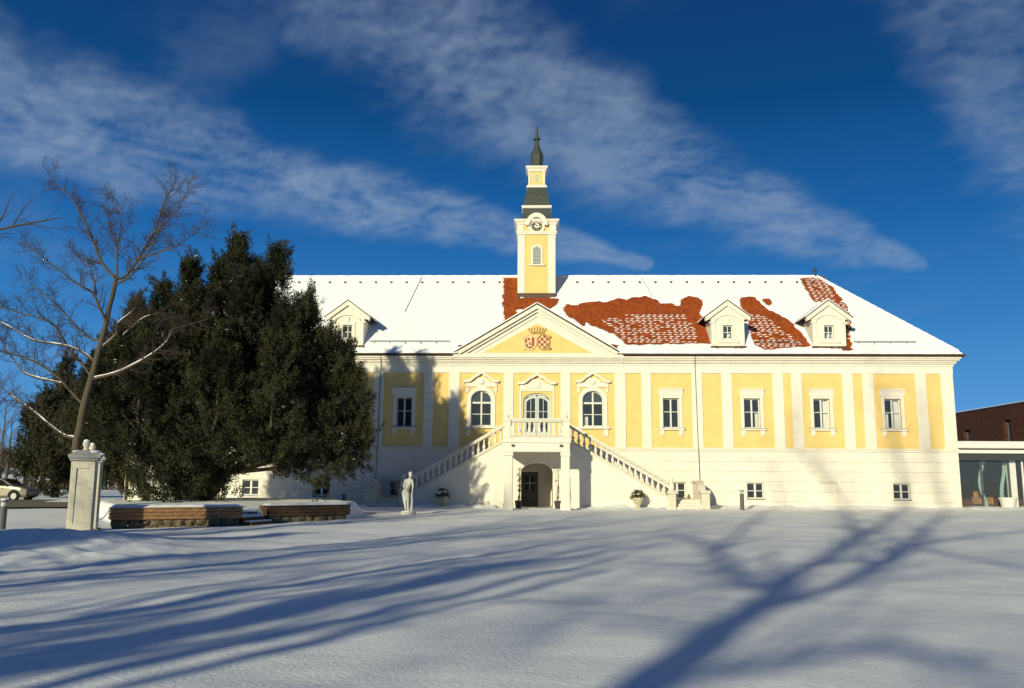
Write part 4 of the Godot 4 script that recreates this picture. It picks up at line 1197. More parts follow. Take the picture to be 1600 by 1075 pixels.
func make_house() -> void:
	var h := thing("manor_house", "long yellow and white baroque manor house with snowy tiled roof", "manor house")
	# basement wall in plastered courses with recessed joints
	var low := []
	for s in [-1, 1]:
		for x in LOW_X:
			low.append([s * x - 0.49, s * x + 0.49, 0.72, 1.66])
	var passage := [-0.95, 0.95, -0.3, 2.2]
	var g := G.new()
	wall_with_openings(g, -HALF, HALF, -0.3, 3.46, 0.0, 0.35, low + [passage])
	part("basement_wall", g, M.cream, h)
	var y := 0.02
	while y < 3.4:
		var y1 := minf(y + 0.555, 3.46)
		for seg in [[-HALF - 0.03, -7.2], [7.2, HALF + 0.03]]:
			g = G.new()
			wall_with_openings(g, seg[0], seg[1], y, y1, 0.035, 0.03, low)
			part("plaster_course", g, M.cream, h)
		y += 0.572
	# upper wall
	var holes := []
	for s in [-1, 1]:
		for x in WIN_X: holes.append([s * x - 0.475, s * x + 0.475, 4.80, 6.58])
		holes.append([s * 3.32 - 0.625, s * 3.32 + 0.625, 4.86, 7.0])
	holes.append([-0.82, 0.82, 3.95, 6.86])
	g = G.new()
	wall_with_openings(g, -HALF, HALF, 3.62, 8.62, 0.0, 0.3, holes)
	part("upper_wall", g, M.yellow, h)
	g = G.new()
	for s in [-1, 1]:
		g.box(Vector3(s * HALF - (0.35 if s > 0 else 0.0), -0.3, -13.5), Vector3(s * HALF + (0.35 if s < 0 else 0.0), 8.6, -0.36))
	g.box(Vector3(-HALF + 0.36, -0.3, -13.5), Vector3(HALF - 0.36, 8.6, -13.2))
	part("outer_wall", g, M.cream, h)
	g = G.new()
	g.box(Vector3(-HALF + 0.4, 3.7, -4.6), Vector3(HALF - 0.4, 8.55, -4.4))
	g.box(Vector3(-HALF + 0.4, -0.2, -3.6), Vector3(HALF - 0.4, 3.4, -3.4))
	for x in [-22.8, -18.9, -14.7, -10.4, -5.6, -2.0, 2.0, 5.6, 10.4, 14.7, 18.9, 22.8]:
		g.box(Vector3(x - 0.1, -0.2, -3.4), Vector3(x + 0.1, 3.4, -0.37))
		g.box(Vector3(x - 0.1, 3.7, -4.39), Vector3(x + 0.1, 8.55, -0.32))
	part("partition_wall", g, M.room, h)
	# pilasters
	for s in [-1, 1]:
		for p in PILASTERS:
			g = G.new()
			g.cbox(Vector3(minf(s * p[0], s * p[1]), 3.66, -0.01), Vector3(maxf(s * p[0], s * p[1]), 8.09, 0.055), 0.012)
			part("pilaster", g, M.cream, h)
		g = G.new()
		g.cbox(Vector3(s * 24.14 - 0.36, 3.66, -0.4), Vector3(s * 24.14 + 0.36, 8.09, 0.055), 0.012)
		part("corner_pilaster", g, M.cream, h)
	g = G.new()
	for q in [[3.455, 3.56, 0.06], [3.561, 3.66, 0.10]]:
		g.cbox(Vector3(-HALF - q[2], q[0], -13.5), Vector3(HALF + q[2], q[1], q[2]), 0.02)
	part("string_course", g, M.cream, h)
	g = G.new()
	g.cbox(Vector3(-HALF - 0.045, 8.06, -13.52), Vector3(HALF + 0.045, 8.60, 0.065), 0.012)
	part("frieze", g, M.cream, h)
	g = G.new()
	for q in [[8.50, 8.64, 0.11], [8.641, 8.72, 0.20], [8.721, 8.82, 0.25], [8.821, 8.92, 0.36], [8.921, 9.045, 0.44]]:
		g.cbox(Vector3(-HALF - q[2], q[0], -13.5 - q[2]), Vector3(HALF + q[2], q[1], q[2]), 0.025)
	part("cornice", g, M.cream, h)
	# windows
	var proto := make_window(h)
	var first := true
	for s in [-1, 1]:
		for k in WIN_X.size():
			var wdw: Node3D = proto
			if not first:
				wdw = proto.duplicate()
				wdw.name = "window"
				h.add_child(wdw, true)
			first = false
			wdw.position = Vector3(s * WIN_X[k], 4.80, 0)
	for s in [-1, 1]:
		for k in WIN_X.size():
			if k >= 1 and s > 0:
				var w2: Node3D = null
				for ch in h.get_children():
					if String(ch.name).begins_with("window") and absf(ch.position.x - s * WIN_X[k]) < 0.01: w2 = ch
				if k == 1: curtain_strip(w2, 0.22, 0.42, 0.1, 0.95, -0.32)
				if k >= 2:
					curtain_strip(w2, 0.16, 0.44, 0.08, 1.7, -0.32)
				if k == 3: curtain_strip(w2, -0.42, -0.18, 0.08, 0.95, -0.32)
	make_arched(h, -3.32)
	var ar := make_arched(h, 3.32)
	curtain_strip(ar, -0.52, -0.28, 0.1, 0.62, -0.34)
	# basement windows; one of them is a blind niche
	var lw: Node3D = null
	for s in [-1, 1]:
		for k in LOW_X.size():
			if s > 0 and k == 2:
				g = G.new()
				g.quad(Vector3(16.46, 0.72, -0.06), Vector3(17.44, 0.72, -0.06), Vector3(17.44, 1.66, -0.06), Vector3(16.46, 1.66, -0.06))
				part("blind_niche", g, M.cream, h)
				continue
			if lw == null:
				lw = node("basement_window", h)
				casement(lw, 0.98, 0.94, [0.47], -0.12, 0.12)
				g = G.new()
				g.cbox(Vector3(-0.53, -0.035, -0.1), Vector3(0.53, 0.006, 0.07), 0.01)
				part("sill", g, M.grey_metal, lw)
				lw.position = Vector3(s * LOW_X[k], 0.72, 0)
			else:
				var c := lw.duplicate()
				c.name = "basement_window"
				h.add_child(c, true)
				c.position = Vector3(s * LOW_X[k], 0.72, 0)
	# balcony door with its hood
	var bd := node("balcony_door", h, Vector3(0, 3.95, 0))
	g = G.new()
	var o := PackedVector2Array([Vector2(0.82, 0)]); var i := PackedVector2Array([Vector2(0.73, 0)])
	o.append_array(arc_points(0, 1.64, 2.50, 0.40, 14)); i.append_array(arc_points(0, 1.46, 2.50, 0.31, 14))
	o.append(Vector2(-0.82, 0)); i.append(Vector2(-0.73, 0))
	ring_prism(g, o, i, -0.22, -0.10)
	part("frame", g, M.grey_door, bd)
	for s in [-1, 1]:
		var sp := PackedVector2Array([Vector2(s * 0.82, 2.91)])
		for p in arc_points(0, 1.64, 2.50, 0.40, 16):
			if p.x * s >= -0.001: sp.append(p)
		if s < 0:
			var r := PackedVector2Array([sp[0]])
			for q in range(sp.size() - 1, 0, -1): r.append(sp[q])
			sp = r
		g = G.new()
		g.prism(sp, -0.3, -0.002)
		part("arch_spandrel", g, M.yellow, bd)
		var leaf := node("door_leaf", bd)
		g = G.new()
		g.cbox(Vector3(s * 0.37 - 0.36, 0.0, -0.19), Vector3(s * 0.37 + 0.36, 0.62, -0.13), 0.012)
		for e in [-1, 1]:
			g.cbox(Vector3(s * 0.37 + e * 0.31 - 0.055, 0.62, -0.19), Vector3(s * 0.37 + e * 0.31 + 0.055, 2.45 if e == s else 2.74, -0.13), 0.012)
		var hi := PackedVector2Array([Vector2(s * 0.06, 2.62), Vector2(s * 0.06, 2.80), Vector2(s * 0.42, 2.75), Vector2(s * 0.73, 2.50), Vector2(s * 0.73, 2.34), Vector2(s * 0.62, 2.40), Vector2(s * 0.4, 2.58)])
		g.prism(hi, -0.185, -0.135)
		part("stile", g, M.grey_door, leaf)
		g = G.new()
		g.cbox(Vector3(s * 0.37 - 0.016, 0.62, -0.18), Vector3(s * 0.37 + 0.016, 2.62, -0.14), 0.005)
		for yb in [1.22, 1.82]: g.cbox(Vector3(s * 0.37 - 0.255, yb - 0.016, -0.18), Vector3(s * 0.37 + 0.255, yb + 0.016, -0.14), 0.005)
		part("glazing_bar", g, M.frame, leaf)
		for yb in [[0.62, 1.204], [1.236, 1.804], [1.836, 2.62]]:
			for e in [-1, 1]:
				g = G.new()
				var xa: float = s * 0.37 + (0.016 if e > 0 else -0.255); var xb: float = s * 0.37 + (0.255 if e > 0 else -0.016)
				g.quad(Vector3(xa, yb[0], -0.16), Vector3(xb, yb[0], -0.16), Vector3(xb, yb[1], -0.16), Vector3(xa, yb[1], -0.16))
				part("pane", g, M.glass, leaf)
	g = G.new()
	swan_hood(g, 2.3, 3.42, 0.0, 0.22)
	part("hood", g, M.cream, bd)
	g = G.new()
	g.prism(PackedVector2Array([Vector2(-1.02, 3.12), Vector2(1.02, 3.12), Vector2(1.02, 3.42), Vector2(0.55, 3.44), Vector2(0.22, 3.74), Vector2(-0.22, 3.74), Vector2(-0.55, 3.44), Vector2(-1.02, 3.42)]), 0.0, 0.07)
	g.cbox(Vector3(-0.22, 3.2, 0.07), Vector3(0.22, 3.62, 0.12), 0.03)
	part("hood_field", g, M.cream, bd)
	g = G.new()
	ring_prism(g, PackedVector2Array([Vector2(1.04, 0), Vector2(1.04, 3.12), Vector2(-1.04, 3.12), Vector2(-1.04, 0)]), PackedVector2Array([Vector2(0.94, 0), Vector2(0.94, 3.02), Vector2(-0.94, 3.02), Vector2(-0.94, 0)]), 0.0, 0.05)
	part("surround", g, M.cream, bd)
	# the door at the back of the passage under the stairs
	var pd := node("passage_door", h, Vector3(-0.42, 0.2, -0.2))
	box_part("door_leaf", Vector3(-0.48, 0, -0.05), Vector3(0.48, 2.0, 0.0), M.dark_door, pd)
	box_part("pane", Vector3(-0.28, 0.95, 0.001), Vector3(0.28, 1.75, 0.006), M.clock_black, pd)
	g = G.new()
	g.box(Vector3(-0.02, 0.95, 0.006), Vector3(0.02, 1.75, 0.02)); g.box(Vector3(-0.28, 1.33, 0.0065), Vector3(0.28, 1.37, 0.0195))
	part("glazing_bar", g, M.frame, pd)
	box_part("passage_wall", Vector3(0.07, -0.2, -0.32), Vector3(0.95, 2.2, -0.2), M.cream, h)
	make_pediment(h)
	make_roof(h)
	make_tower(h)
	var dm := make_dormer(h)
	dm.position = Vector3(11.42, 9.72, 0.0)
	for x in [17.42, -11.5, -17.45]:
		var c := dm.duplicate()
		c.name = "dormer"
		h.add_child(c, true)
		c.position = Vector3(x, 9.72, 0.0)
	# lightning conductors down the front
	for s in [-1, 1]:
		g = G.new()
		g.tube([Vector3(s * 9.35, 9.05, 0.50), Vector3(s * 9.38, 8.5, 0.12), Vector3(s * 9.40, 8.0, 0.09), Vector3(s * 9.46, 3.7, 0.09), Vector3(s * 9.46, 3.5, 0.14), Vector3(s * 9.5, 1.7, 0.10)], [0.02, 0.02, 0.02, 0.02, 0.02, 0.02], 5)
		part("conductor", g, M.grey_metal, h)
	g = G.new()
	g.tube([Vector3(-24.36, 8.95, 0.3), Vector3(-24.36, 8.4, 0.14), Vector3(-24.36, 0.2, 0.14)], [0.055, 0.055, 0.055], 8)
	part("downpipe", g, M.brown_metal, h)


# ---------------------------------------------------------------- staircase
func baluster_mesh() -> ArrayMesh:
	var g := G.new()
	g.cbox(Vector3(-0.075, 0, -0.075), Vector3(0.075, 0.06, 0.075), 0.01)
	g.lathe([Vector2(0.055, 0.06), Vector2(0.05, 0.09), Vector2(0.085, 0.17), Vector2(0.09, 0.22), Vector2(0.06, 0.32), Vector2(0.04, 0.42), Vector2(0.045, 0.50), Vector2(0.06, 0.53), Vector2(0.05, 0.56)], Vector3.ZERO, 10)
	g.cbox(Vector3(-0.07, 0.56, -0.07), Vector3(0.07, 0.62, 0.07), 0.01)
	return g.mesh()

func make_stairs() -> void:
	var t := thing("entrance_staircase", "white double staircase with stone balustrade and balcony over an arched passage", "staircase")
	var bm := baluster_mesh()
	var g := G.new()
	# middle block with the passage through it
	var arch := PackedVector2Array([Vector2(1.66, -0.2), Vector2(1.66, 3.61), Vector2(-1.66, 3.61), Vector2(-1.66, -0.2), Vector2(-0.88, -0.2)])
	var ap := arc_points(0, 1.76, 2.12, 0.55, 14)
	ap.reverse()
	arch.append_array(ap)
	arch.append(Vector2(0.88, -0.2))
	g.prism(arch, 0.04, 3.5)
	part("passage_block", g, M.cream, t)
	g = G.new()
	ring_prism(g, arc_points(0, 2.0, 2.12, 0.68, 14), arc_points(0, 1.77, 2.12, 0.555, 14), 3.5, 3.54)
	part("arch_moulding", g, M.cream, t)
	box_part("landing_slab", Vector3(-1.78, 3.62, 0.07), Vector3(1.78, 3.92, 6.32), M.cream, t, 0.03)
	g = G.new()
	g.cbox(Vector3(-1.72, 3.16, 5.84), Vector3(1.72, 3.619, 6.27), 0.02)
	for s in [-1, 1]: g.cbox(Vector3(s * 1.49 - 0.22, 3.16, 3.501), Vector3(s * 1.49 + 0.22, 3.618, 5.839), 0.02)
	part("lintel", g, M.cream, t)
	for s in [-1, 1]:
		g = G.new()
		var cx: float = s * 1.48
		g.cbox(Vector3(cx - 0.23, -0.2, 5.80), Vector3(cx + 0.23, 2.95, 6.26), 0.03)
		g.cbox(Vector3(cx - 0.27, -0.2, 5.76), Vector3(cx + 0.27, 0.55, 6.30), 0.03)
		g.cbox(Vector3(cx - 0.26, 2.951, 5.77), Vector3(cx + 0.26, 3.158, 6.29), 0.03)
		part("pillar", g, M.cream, t)
	for s in [-1, 1]:
		g = G.new()
		g.box(Vector3(s * 1.25 - 0.07, 3.44, 6.28), Vector3(s * 1.25 + 0.07, 3.54, 6.40))
		part("spotlight", g, M.iron, t)
	# flights
	for s in [-1, 1]:
		var fl := PackedVector2Array([Vector2(s * 1.67, -0.2), Vector2(s * 7.2, -0.2), Vector2(s * 7.2, 0.72), Vector2(s * 1.67, 3.88)])
		g = G.new()
		g.prism(fl, 0.06, 3.48)
		part("flank_wall", g, M.cream, t)
		g = G.new()
		var up := Vector2(0, 0.16)
		g.prism(PackedVector2Array([fl[3], fl[2], fl[2] + up, fl[3] + up]), 3.10, 3.54)
		part("string_coping", g, M.stone, t)
		g = G.new()
		g.prism(PackedVector2Array([fl[3] + Vector2(0, 0.80), fl[2] + Vector2(0, 0.80), fl[2] + Vector2(0, 0.97), fl[3] + Vector2(0, 0.97)]), 3.14, 3.50)
		part("handrail", g, M.stone, t)
		g = G.new()
		g.prism(PackedVector2Array([fl[3] + Vector2(0, 0.972), fl[2] + Vector2(0, 0.972), fl[2] + Vector2(0, 1.0), fl[3] + Vector2(0, 1.0)]), 3.2, 3.44)
		part("rail_snow", g, M.snow, t)
		var k := 17
		for i in k:
			var x := lerpf(2.0, 6.95, float(i) / (k - 1))
			var yb := lerpf(3.88, 0.72, (x - 1.67) / 5.53) + 0.16
			var b := part("baluster", bm, M.cream, t, Vector3(s * x, yb - 0.02, 3.32))
			b.scale = Vector3(1, 1.07, 1)
		for i in 18:   # treads
			var x0 := 1.78 + i * 0.30
			var yt := 3.92 - i * 0.178
			box_part("step", Vector3(minf(s * x0, s * (x0 + 0.3)), yt - 0.36, 0.10), Vector3(maxf(s * x0, s * (x0 + 0.3)), yt - 0.178, 3.09), M.stone, t)
		# newel with its obelisk, bottom landing, front steps and curved outer wall
		g = G.new()
		g.cbox(Vector3(s * 7.35 - 0.21, -0.2, 3.06), Vector3(s * 7.35 + 0.21, 1.02, 3.58), 0.02)
		g.cbox(Vector3(s * 7.35 - 0.26, 1.021, 3.01), Vector3(s * 7.35 + 0.26, 1.18, 3.63), 0.03)
		part("newel_pier", g, M.stone, t)
		g = G.new()
		g.lathe([Vector2(0.20, 1.18), Vector2(0.15, 1.24), Vector2(0.19, 1.34), Vector2(0.15, 1.62), Vector2(0.12, 1.66), Vector2(0.08, 1.72), Vector2(0.10, 1.82), Vector2(0.05, 1.95), Vector2(0.0, 2.02)], Vector3(s * 7.35, 0, 3.32), 10)
		part("newel_finial", g, M.cream, t)
		box_part("bottom_landing", Vector3(minf(s * 7.21, s * 9.05), -0.2, 0.08), Vector3(maxf(s * 7.21, s * 9.05), 0.72, 2.55), M.stone, t)
		for i in 3:
			box_part("step", Vector3(minf(s * 7.58, s * 9.04), -0.2, 2.551 + i * 0.32), Vector3(maxf(s * 7.58, s * 9.04), 0.60 - i * 0.15, 2.87 + i * 0.32), M.stone, t)
			box_part("step_snow", Vector3(minf(s * 7.62, s * 9.02), 0.601 - i * 0.15, 2.56 + i * 0.32), Vector3(maxf(s * 7.62, s * 9.02), 0.635 - i * 0.15, 2.84 + i * 0.32), M.snow, t, 0.012)
		var prof := PackedVector2Array([Vector2(0.06, -0.2), Vector2(0.06, 1.62), Vector2(1.3, 1.62)])
		for i in 7:
			var a := PI / 2 * (i + 1) / 7.0
			prof.append(Vector2(1.3 + sin(a) * 1.0, 1.02 + cos(a) * 0.60))
		prof.append(Vector2(2.9, 0.98)); prof.append(Vector2(2.9, -0.2))
		var xf := Transform3D(Basis(Vector3(0, 0, 1), Vector3(0, 1, 0), Vector3(-1, 0, 0)), Vector3(s * 9.2, 0, 0))
		g = G.new()
		g.prism(prof, -0.14, 0.14, xf)
		part("outer_wall", g, M.cream, t)
		g = G.new()
		var o := PackedVector2Array(); var i_ := PackedVector2Array()
		for q in range(1, prof.size() - 1):
			i_.append(prof[q]); o.append(prof[q] + Vector2(0.02, 0.13))
		var tmp := G.new()
		ring_prism(tmp, o, i_, -0.2, 0.2)
		for q in tmp.v.size():
			tmp.v[q] = xf * tmp.v[q]; tmp.n[q] = xf.basis * tmp.n[q]
		part("wall_coping", tmp, M.stone, t)
		g = G.new()
		g.cbox(Vector3(s * 9.2 - 0.23, -0.2, 2.901), Vector3(s * 9.2 + 0.23, 1.05, 3.36), 0.02)
		g.cbox(Vector3(s * 9.2 - 0.28, 1.051, 2.86), Vector3(s * 9.2 + 0.28, 1.22, 3.42), 0.03)
		part("newel_pier", g, M.stone, t)
	# balcony balustrade
	for s in [-1, 1]:
		g = G.new()
		g.cbox(Vector3(s * 1.53 - 0.17, 3.921, 5.93), Vector3(s * 1.53 + 0.17, 4.74, 6.27), 0.02)
		g.cbox(Vector3(s * 1.53 - 0.20, 4.741, 5.90), Vector3(s * 1.53 + 0.20, 4.88, 6.30), 0.03)
		g.lathe([Vector2(0.10, 4.88), Vector2(0.06, 4.93), Vector2(0.10, 5.0), Vector2(0.08, 5.07), Vector2(0.0, 5.12)], Vector3(s * 1.53, 0, 6.1), 10)
		part("corner_pier", g, M.cream, t)
		g = G.new()
		g.cbox(Vector3(s * 1.53 - 0.14, 4.70, 3.55), Vector3(s * 1.53 + 0.14, 4.86, 5.899), 0.02)
		g.cbox(Vector3(s * 1.53 - 0.13, 3.921, 3.55), Vector3(s * 1.53 + 0.13, 4.03, 5.929), 0.02)
		part("handrail", g, M.stone, t)
		for i in 8: part("baluster", bm, M.cream, t, Vector3(s * 1.53, 4.04, 3.75 + i * 0.28)).scale = Vector3(1, 1.06, 1)
	g = G.new()
	g.cbox(Vector3(-1.329, 4.70, 5.96), Vector3(1.329, 4.86, 6.24), 0.02)
	part("handrail", g, M.stone, t)
	box_part("rail_snow", Vector3(-1.32, 4.861, 5.99), Vector3(1.32, 4.90, 6.21), M.snow, t, 0.012)
	g = G.new()
	g.cbox(Vector3(-1.359, 3.921, 5.97), Vector3(1.359, 4.03, 6.23), 0.02)
	part("bottom_rail", g, M.stone, t)
	for i in 10: part("baluster", bm, M.cream, t, Vector3(-1.20 + i * 2.40 / 9, 4.04, 6.1)).scale = Vector3(1, 1.06, 1)


# ---------------------------------------------------------------- trees
func leaf_spray(seed_: int, leaves: int, length: float, leaf_l: float, leaf_w: float) -> ArrayMesh:
	var r := RandomNumberGenerator.new()
	r.seed = seed_
	var g := G.new()
	g.use_tint = true
	for i in leaves:
		var t := (i + 0.5) / leaves
		var a := r.randf() * TAU
		var side := Vector3(cos(a), 0, sin(a))
		var base := Vector3(0, t * length, 0) + side * 0.02
		var d := (side * r.randf_range(0.5, 1.0) + Vector3(0, r.randf_range(0.35, 0.9), 0)).normalized()
		var w := d.cross(Vector3(r.randf() - 0.5, r.randf() - 0.5, r.randf() - 0.5)).normalized() * leaf_w
		var k := r.randf_range(0.75, 1.2)
		g.tint = Color(k, k, k * 0.95)
		var L := leaf_l * r.randf_range(0.7, 1.2) * (1.0 - 0.35 * t)
		var m := base + d * L * 0.5
		g.tri(base, m + w, base + d * L)
		g.tri(base, base + d * L, m - w)
	return g.mesh()

func plume_sprays(plumes: Array, per_m2: float, r: RandomNumberGenerator, xfs: Array, cols: Array, col_a: Vector3, col_b: Vector3) -> void:
	for p in plumes:   # [x, z, y0, y1, radius]
		var h: float = p[3] - p[2]
		var n := int(TAU * p[4] * h * 0.72 * per_m2)
		var ph := r.randf() * TAU
		for i in n:
			var t := pow(r.randf(), 0.8)
			# a plume: narrow at the foot, widest at a third, drawn out to a tip
			var prof := sin(pow(t, 0.62) * PI) * 0.85 + 0.15 * (1.0 - t)
			var a := r.randf() * TAU
			var bulge := 1.0 + 0.20 * sin(a * 3.0 + ph + t * 5.0) + 0.14 * sin(a * 5.0 - t * 9.0)
			var rad: float = p[4] * prof * bulge * sqrt(r.randf_range(0.30, 1.0))
			var pos := Vector3(p[0] + cos(a) * rad, p[2] + t * h + r.randf_range(-0.2, 0.2), p[1] + sin(a) * rad)
			var out := Vector3(cos(a), 0, sin(a))
			var up := (out * r.randf_range(0.2, 0.95) + Vector3(0, r.randf_range(0.5, 1.1), 0) + Vector3(r.randf() - 0.5, r.randf() - 0.5, r.randf() - 0.5) * 0.7).normalized()
			var x := up.cross(Vector3(r.randf() - 0.5, r.randf() - 0.5, r.randf() - 0.5)).normalized()
			var s := r.randf_range(0.7, 1.35)
			xfs.append(Transform3D(Basis(x * s, up * s, x.cross(up) * s), pos))
			var c := col_a.lerp(col_b, r.randf())
			cols.append(Color(c.x, c.y, c.z))

func feather_sprays(plumes: Array, r: RandomNumberGenerator, xfs: Array, cols: Array, col_a: Vector3, col_b: Vector3, size: float) -> void:
	# every plume carries many upright feathers of foliage, set apart so that gaps and dark hollows stay between them
	for p in plumes:   # [x, z, y0, y1, radius]
		var h: float = p[3] - p[2]
		var n := int(TAU * p[4] * h * 0.72 * 1.7 / size)
		var ph := r.randf() * TAU
		for i in n:
			var t := pow(r.randf(), 0.85)
			if i < 3: t = 0.93
			var prof := sin(pow(t, 0.52) * PI) * 0.88 + 0.12 * (1.0 - t)
			var a := r.randf() * TAU
			var bulge := 1.0 + 0.26 * sin(a * 3.0 + ph + t * 5.0) + 0.18 * sin(a * 5.0 - t * 11.0 + ph)
			var rad: float = p[4] * prof * bulge * r.randf_range(0.35, 0.92)
			var out := Vector3(cos(a), 0, sin(a))
			var root := Vector3(p[0], p[2] + t * h, p[1]) + out * rad
			var droop := smoothstep(0.22, 0.0, t)
			var dir := (out * r.randf_range(0.15, 0.8) + Vector3(0, lerpf(1.0, -0.35, droop * r.randf()), 0) + Vector3(r.randf() - 0.5, 0, r.randf() - 0.5) * 0.35).normalized()
			var L := r.randf_range(0.7, 1.75) * size * (0.75 + 0.25 * (1.0 - t))
			var w := r.randf_range(0.16, 0.34) * size
			var c := col_a.lerp(col_b, r.randf())
			var k := int(r.randf_range(12, 21))
			var sx := dir.cross(Vector3(0.3, 0.2, 0.9)).normalized()
			var sz := sx.cross(dir)
			for j in k:
				var f := (j + r.randf()) / k
				var b := r.randf() * TAU
				var o := (sx * cos(b) + sz * sin(b)) * w * (1.0 - f * 0.85) * sqrt(r.randf())
				var pos := root + dir * (L * (f - 0.25)) + o
				var up := (dir * 0.9 + o / w * 0.9 + Vector3(r.randf() - 0.5, r.randf() - 0.3, r.randf() - 0.5) * 0.6).normalized()
				var x := up.cross(Vector3(r.randf() - 0.5, r.randf() - 0.5, r.randf() - 0.5)).normalized()
				var s := r.randf_range(0.6, 1.2) * (1.0 - 0.3 * f)
				xfs.append(Transform3D(Basis(x * s, up * s, x.cross(up) * s), pos))
				var q := c * r.randf_range(0.75, 1.25)
				cols.append(Color(q.x, q.y, q.z))

func make_yew() -> void:
	var t := thing("yew_tree", "huge dark green many-stemmed yew tree in the raised bed before the house", "tree", Vector3(0, 0, 0))
	var r := RandomNumberGenerator.new()
	r.seed = 501
	var plumes := [[-18.7, 12.3, 3.0, 10.2, 1.6], [-19.8, 12.2, 3.0, 8.4, 1.5], [-12.8, 12.8, 2.4, 11.6, 1.7], [-14.9, 12.4, 2.2, 11.9, 1.7], [-11.4, 11.4, 2.2, 9.8, 1.7], [-16.8, 11.6, 2.6, 10.4, 1.7], [-8.9, 12.3, 2.0, 7.6, 1.4], [-14.0, 12.5, 3.0, 13.3, 1.35], [-13.3, 11.6, 4.0, 12.2, 1.1], [-12.2, 12.2, 3.0, 12.9, 1.35], [-16.1, 12.8, 2.5, 12.1, 1.35], [-17.5, 12.5, 2.7, 11.1, 1.35], [-10.7, 12.5, 2.8, 10.7, 1.45],
		[-13.0, 14.2, 2.0, 11.0, 1.9], [-15.2, 14.5, 1.7, 10.2, 2.0], [-11.2, 14.0, 2.1, 9.6, 1.7], [-9.5, 12.6, 2.4, 8.7, 1.4], [-8.5, 12.8, 2.2, 6.8, 1.15], [-8.9, 11.4, 2.2, 5.6, 1.2],
		[-19.0, 12.5, 2.8, 8.9, 1.4], [-20.1, 13.0, 2.9, 6.9, 1.2], [-18.0, 14.5, 2.6, 8.5, 1.7], [-15.7, 12.3, 0.4, 5.5, 1.95], [-15.4, 14.4, 0.5, 4.6, 1.6], [-16.6, 13.8, 0.4, 3.8, 1.3], [-14.6, 13.6, 0.4, 3.6, 1.3], [-20.3, 12.0, 2.9, 6.2, 1.3], [-19.2, 14.2, 2.7, 6.2, 1.5], [-13.4, 15.7, 2.3, 7.6, 1.6],
		[-10.2, 10.4, 2.3, 8.2, 1.7], [-12.4, 10.0, 2.2, 10.2, 1.7], [-14.6, 10.0, 2.0, 10.8, 1.9], [-17.4, 10.4, 2.8, 9.4, 1.8], [-11.2, 15.3, 2.2, 7.0, 1.5], [-16.8, 15.6, 2.4, 7.2, 1.6], [-9.2, 14.0, 1.1, 4.6, 1.0], [-10.4, 13.6, 1.5, 5.2, 1.1], [-14.3, 12.4, 0.6, 1.9, 0.8]]
	for q in plumes:
		if q[3] > 8.0: q[3] -= 0.6
	var xfs := []; var cols := []
	feather_sprays(plumes, r, xfs, cols, Vector3(0.014, 0.020, 0.010), Vector3(0.054, 0.051, 0.020), 1.0)
	plume_sprays(plumes, 5.0, r, xfs, cols, Vector3(0.014, 0.021, 0.010), Vector3(0.03, 0.034, 0.014))
	copies("crown", leaf_spray(5, 16, 0.42, 0.19, 0.026), M.needles, xfs, cols, t).set_meta("kind", "stuff")
	# stems
	for p in plumes:
		var g := G.new()
		var foot := Vector3(-15.5 + (p[0] + 15.5) * 0.08, 0.3, 12.6 + (p[1] - 12.6) * 0.08)
		var a := Vector3(lerpf(-15.5, p[0], 0.22), 1.9, lerpf(12.6, p[1], 0.22))
		var b := Vector3(p[0], p[2] + 0.35 * (p[3] - p[2]), p[1])
		var e := Vector3(p[0], p[2] + 0.85 * (p[3] - p[2]), p[1])
		g.tube([foot, a, b, e], [0.16, 0.11, 0.07, 0.02], 7)
		part("trunk", g, M.bark, t)
	# crumbs of snow left on the sprays
	var fx := []
	for i in 420:
		var src: Transform3D = xfs[r.randi() % xfs.size()]
		var s := r.randf_range(0.4, 1.1)
		fx.append(Transform3D(Basis().rotated(Vector3.UP, r.randf() * TAU).scaled(Vector3(s * 1.3, s * 0.6, s)), src.origin + Vector3(0, 0.12, 0)))
	var fg := G.new()
	fg.ball(Vector3.ZERO, Vector3(0.07, 0.05, 0.07), 5, 0.5, 7, 4)
	copies("snow_crumbs", fg.mesh(), M.snow, fx, [], t).set_meta("kind", "stuff")

func make_conifer(called: String, label: String, at: Vector3, h: float, rad: float, seed_: int, dense := 20.0) -> void:
	var t := thing(called, label, "tree", at, 0.0, "evergreens beside the drive")
	var r := RandomNumberGenerator.new()
	r.seed = seed_
	var plumes := []
	for i in 9:
		var a := TAU * i / 9.0 + r.randf()
		var d := rad * r.randf_range(0.25, 0.75)
		plumes.append([cos(a) * d, sin(a) * d, h * 0.08 * r.randf() + 0.3, h * lerpf(0.98, 0.55, d / rad) * r.randf_range(0.85, 1.0), rad * 0.5])
	plumes.append([0.0, 0.0, 0.6, h, rad * 0.55])
	var xfs := []; var cols := []
	feather_sprays(plumes, r, xfs, cols, Vector3(0.020, 0.026, 0.014), Vector3(0.062, 0.054, 0.024), 1.3)
	copies("crown", leaf_spray(6, 12, 0.5, 0.26, 0.045), M.needles, xfs, cols, t).set_meta("kind", "stuff")
	var g := G.new()
	g.tube([Vector3(0, -0.2, 0), Vector3(0.05, h * 0.4, 0), Vector3(0, h * 0.9, 0)], [rad * 0.1, rad * 0.06, 0.02], 7)
	part("trunk", g, M.bark, t)

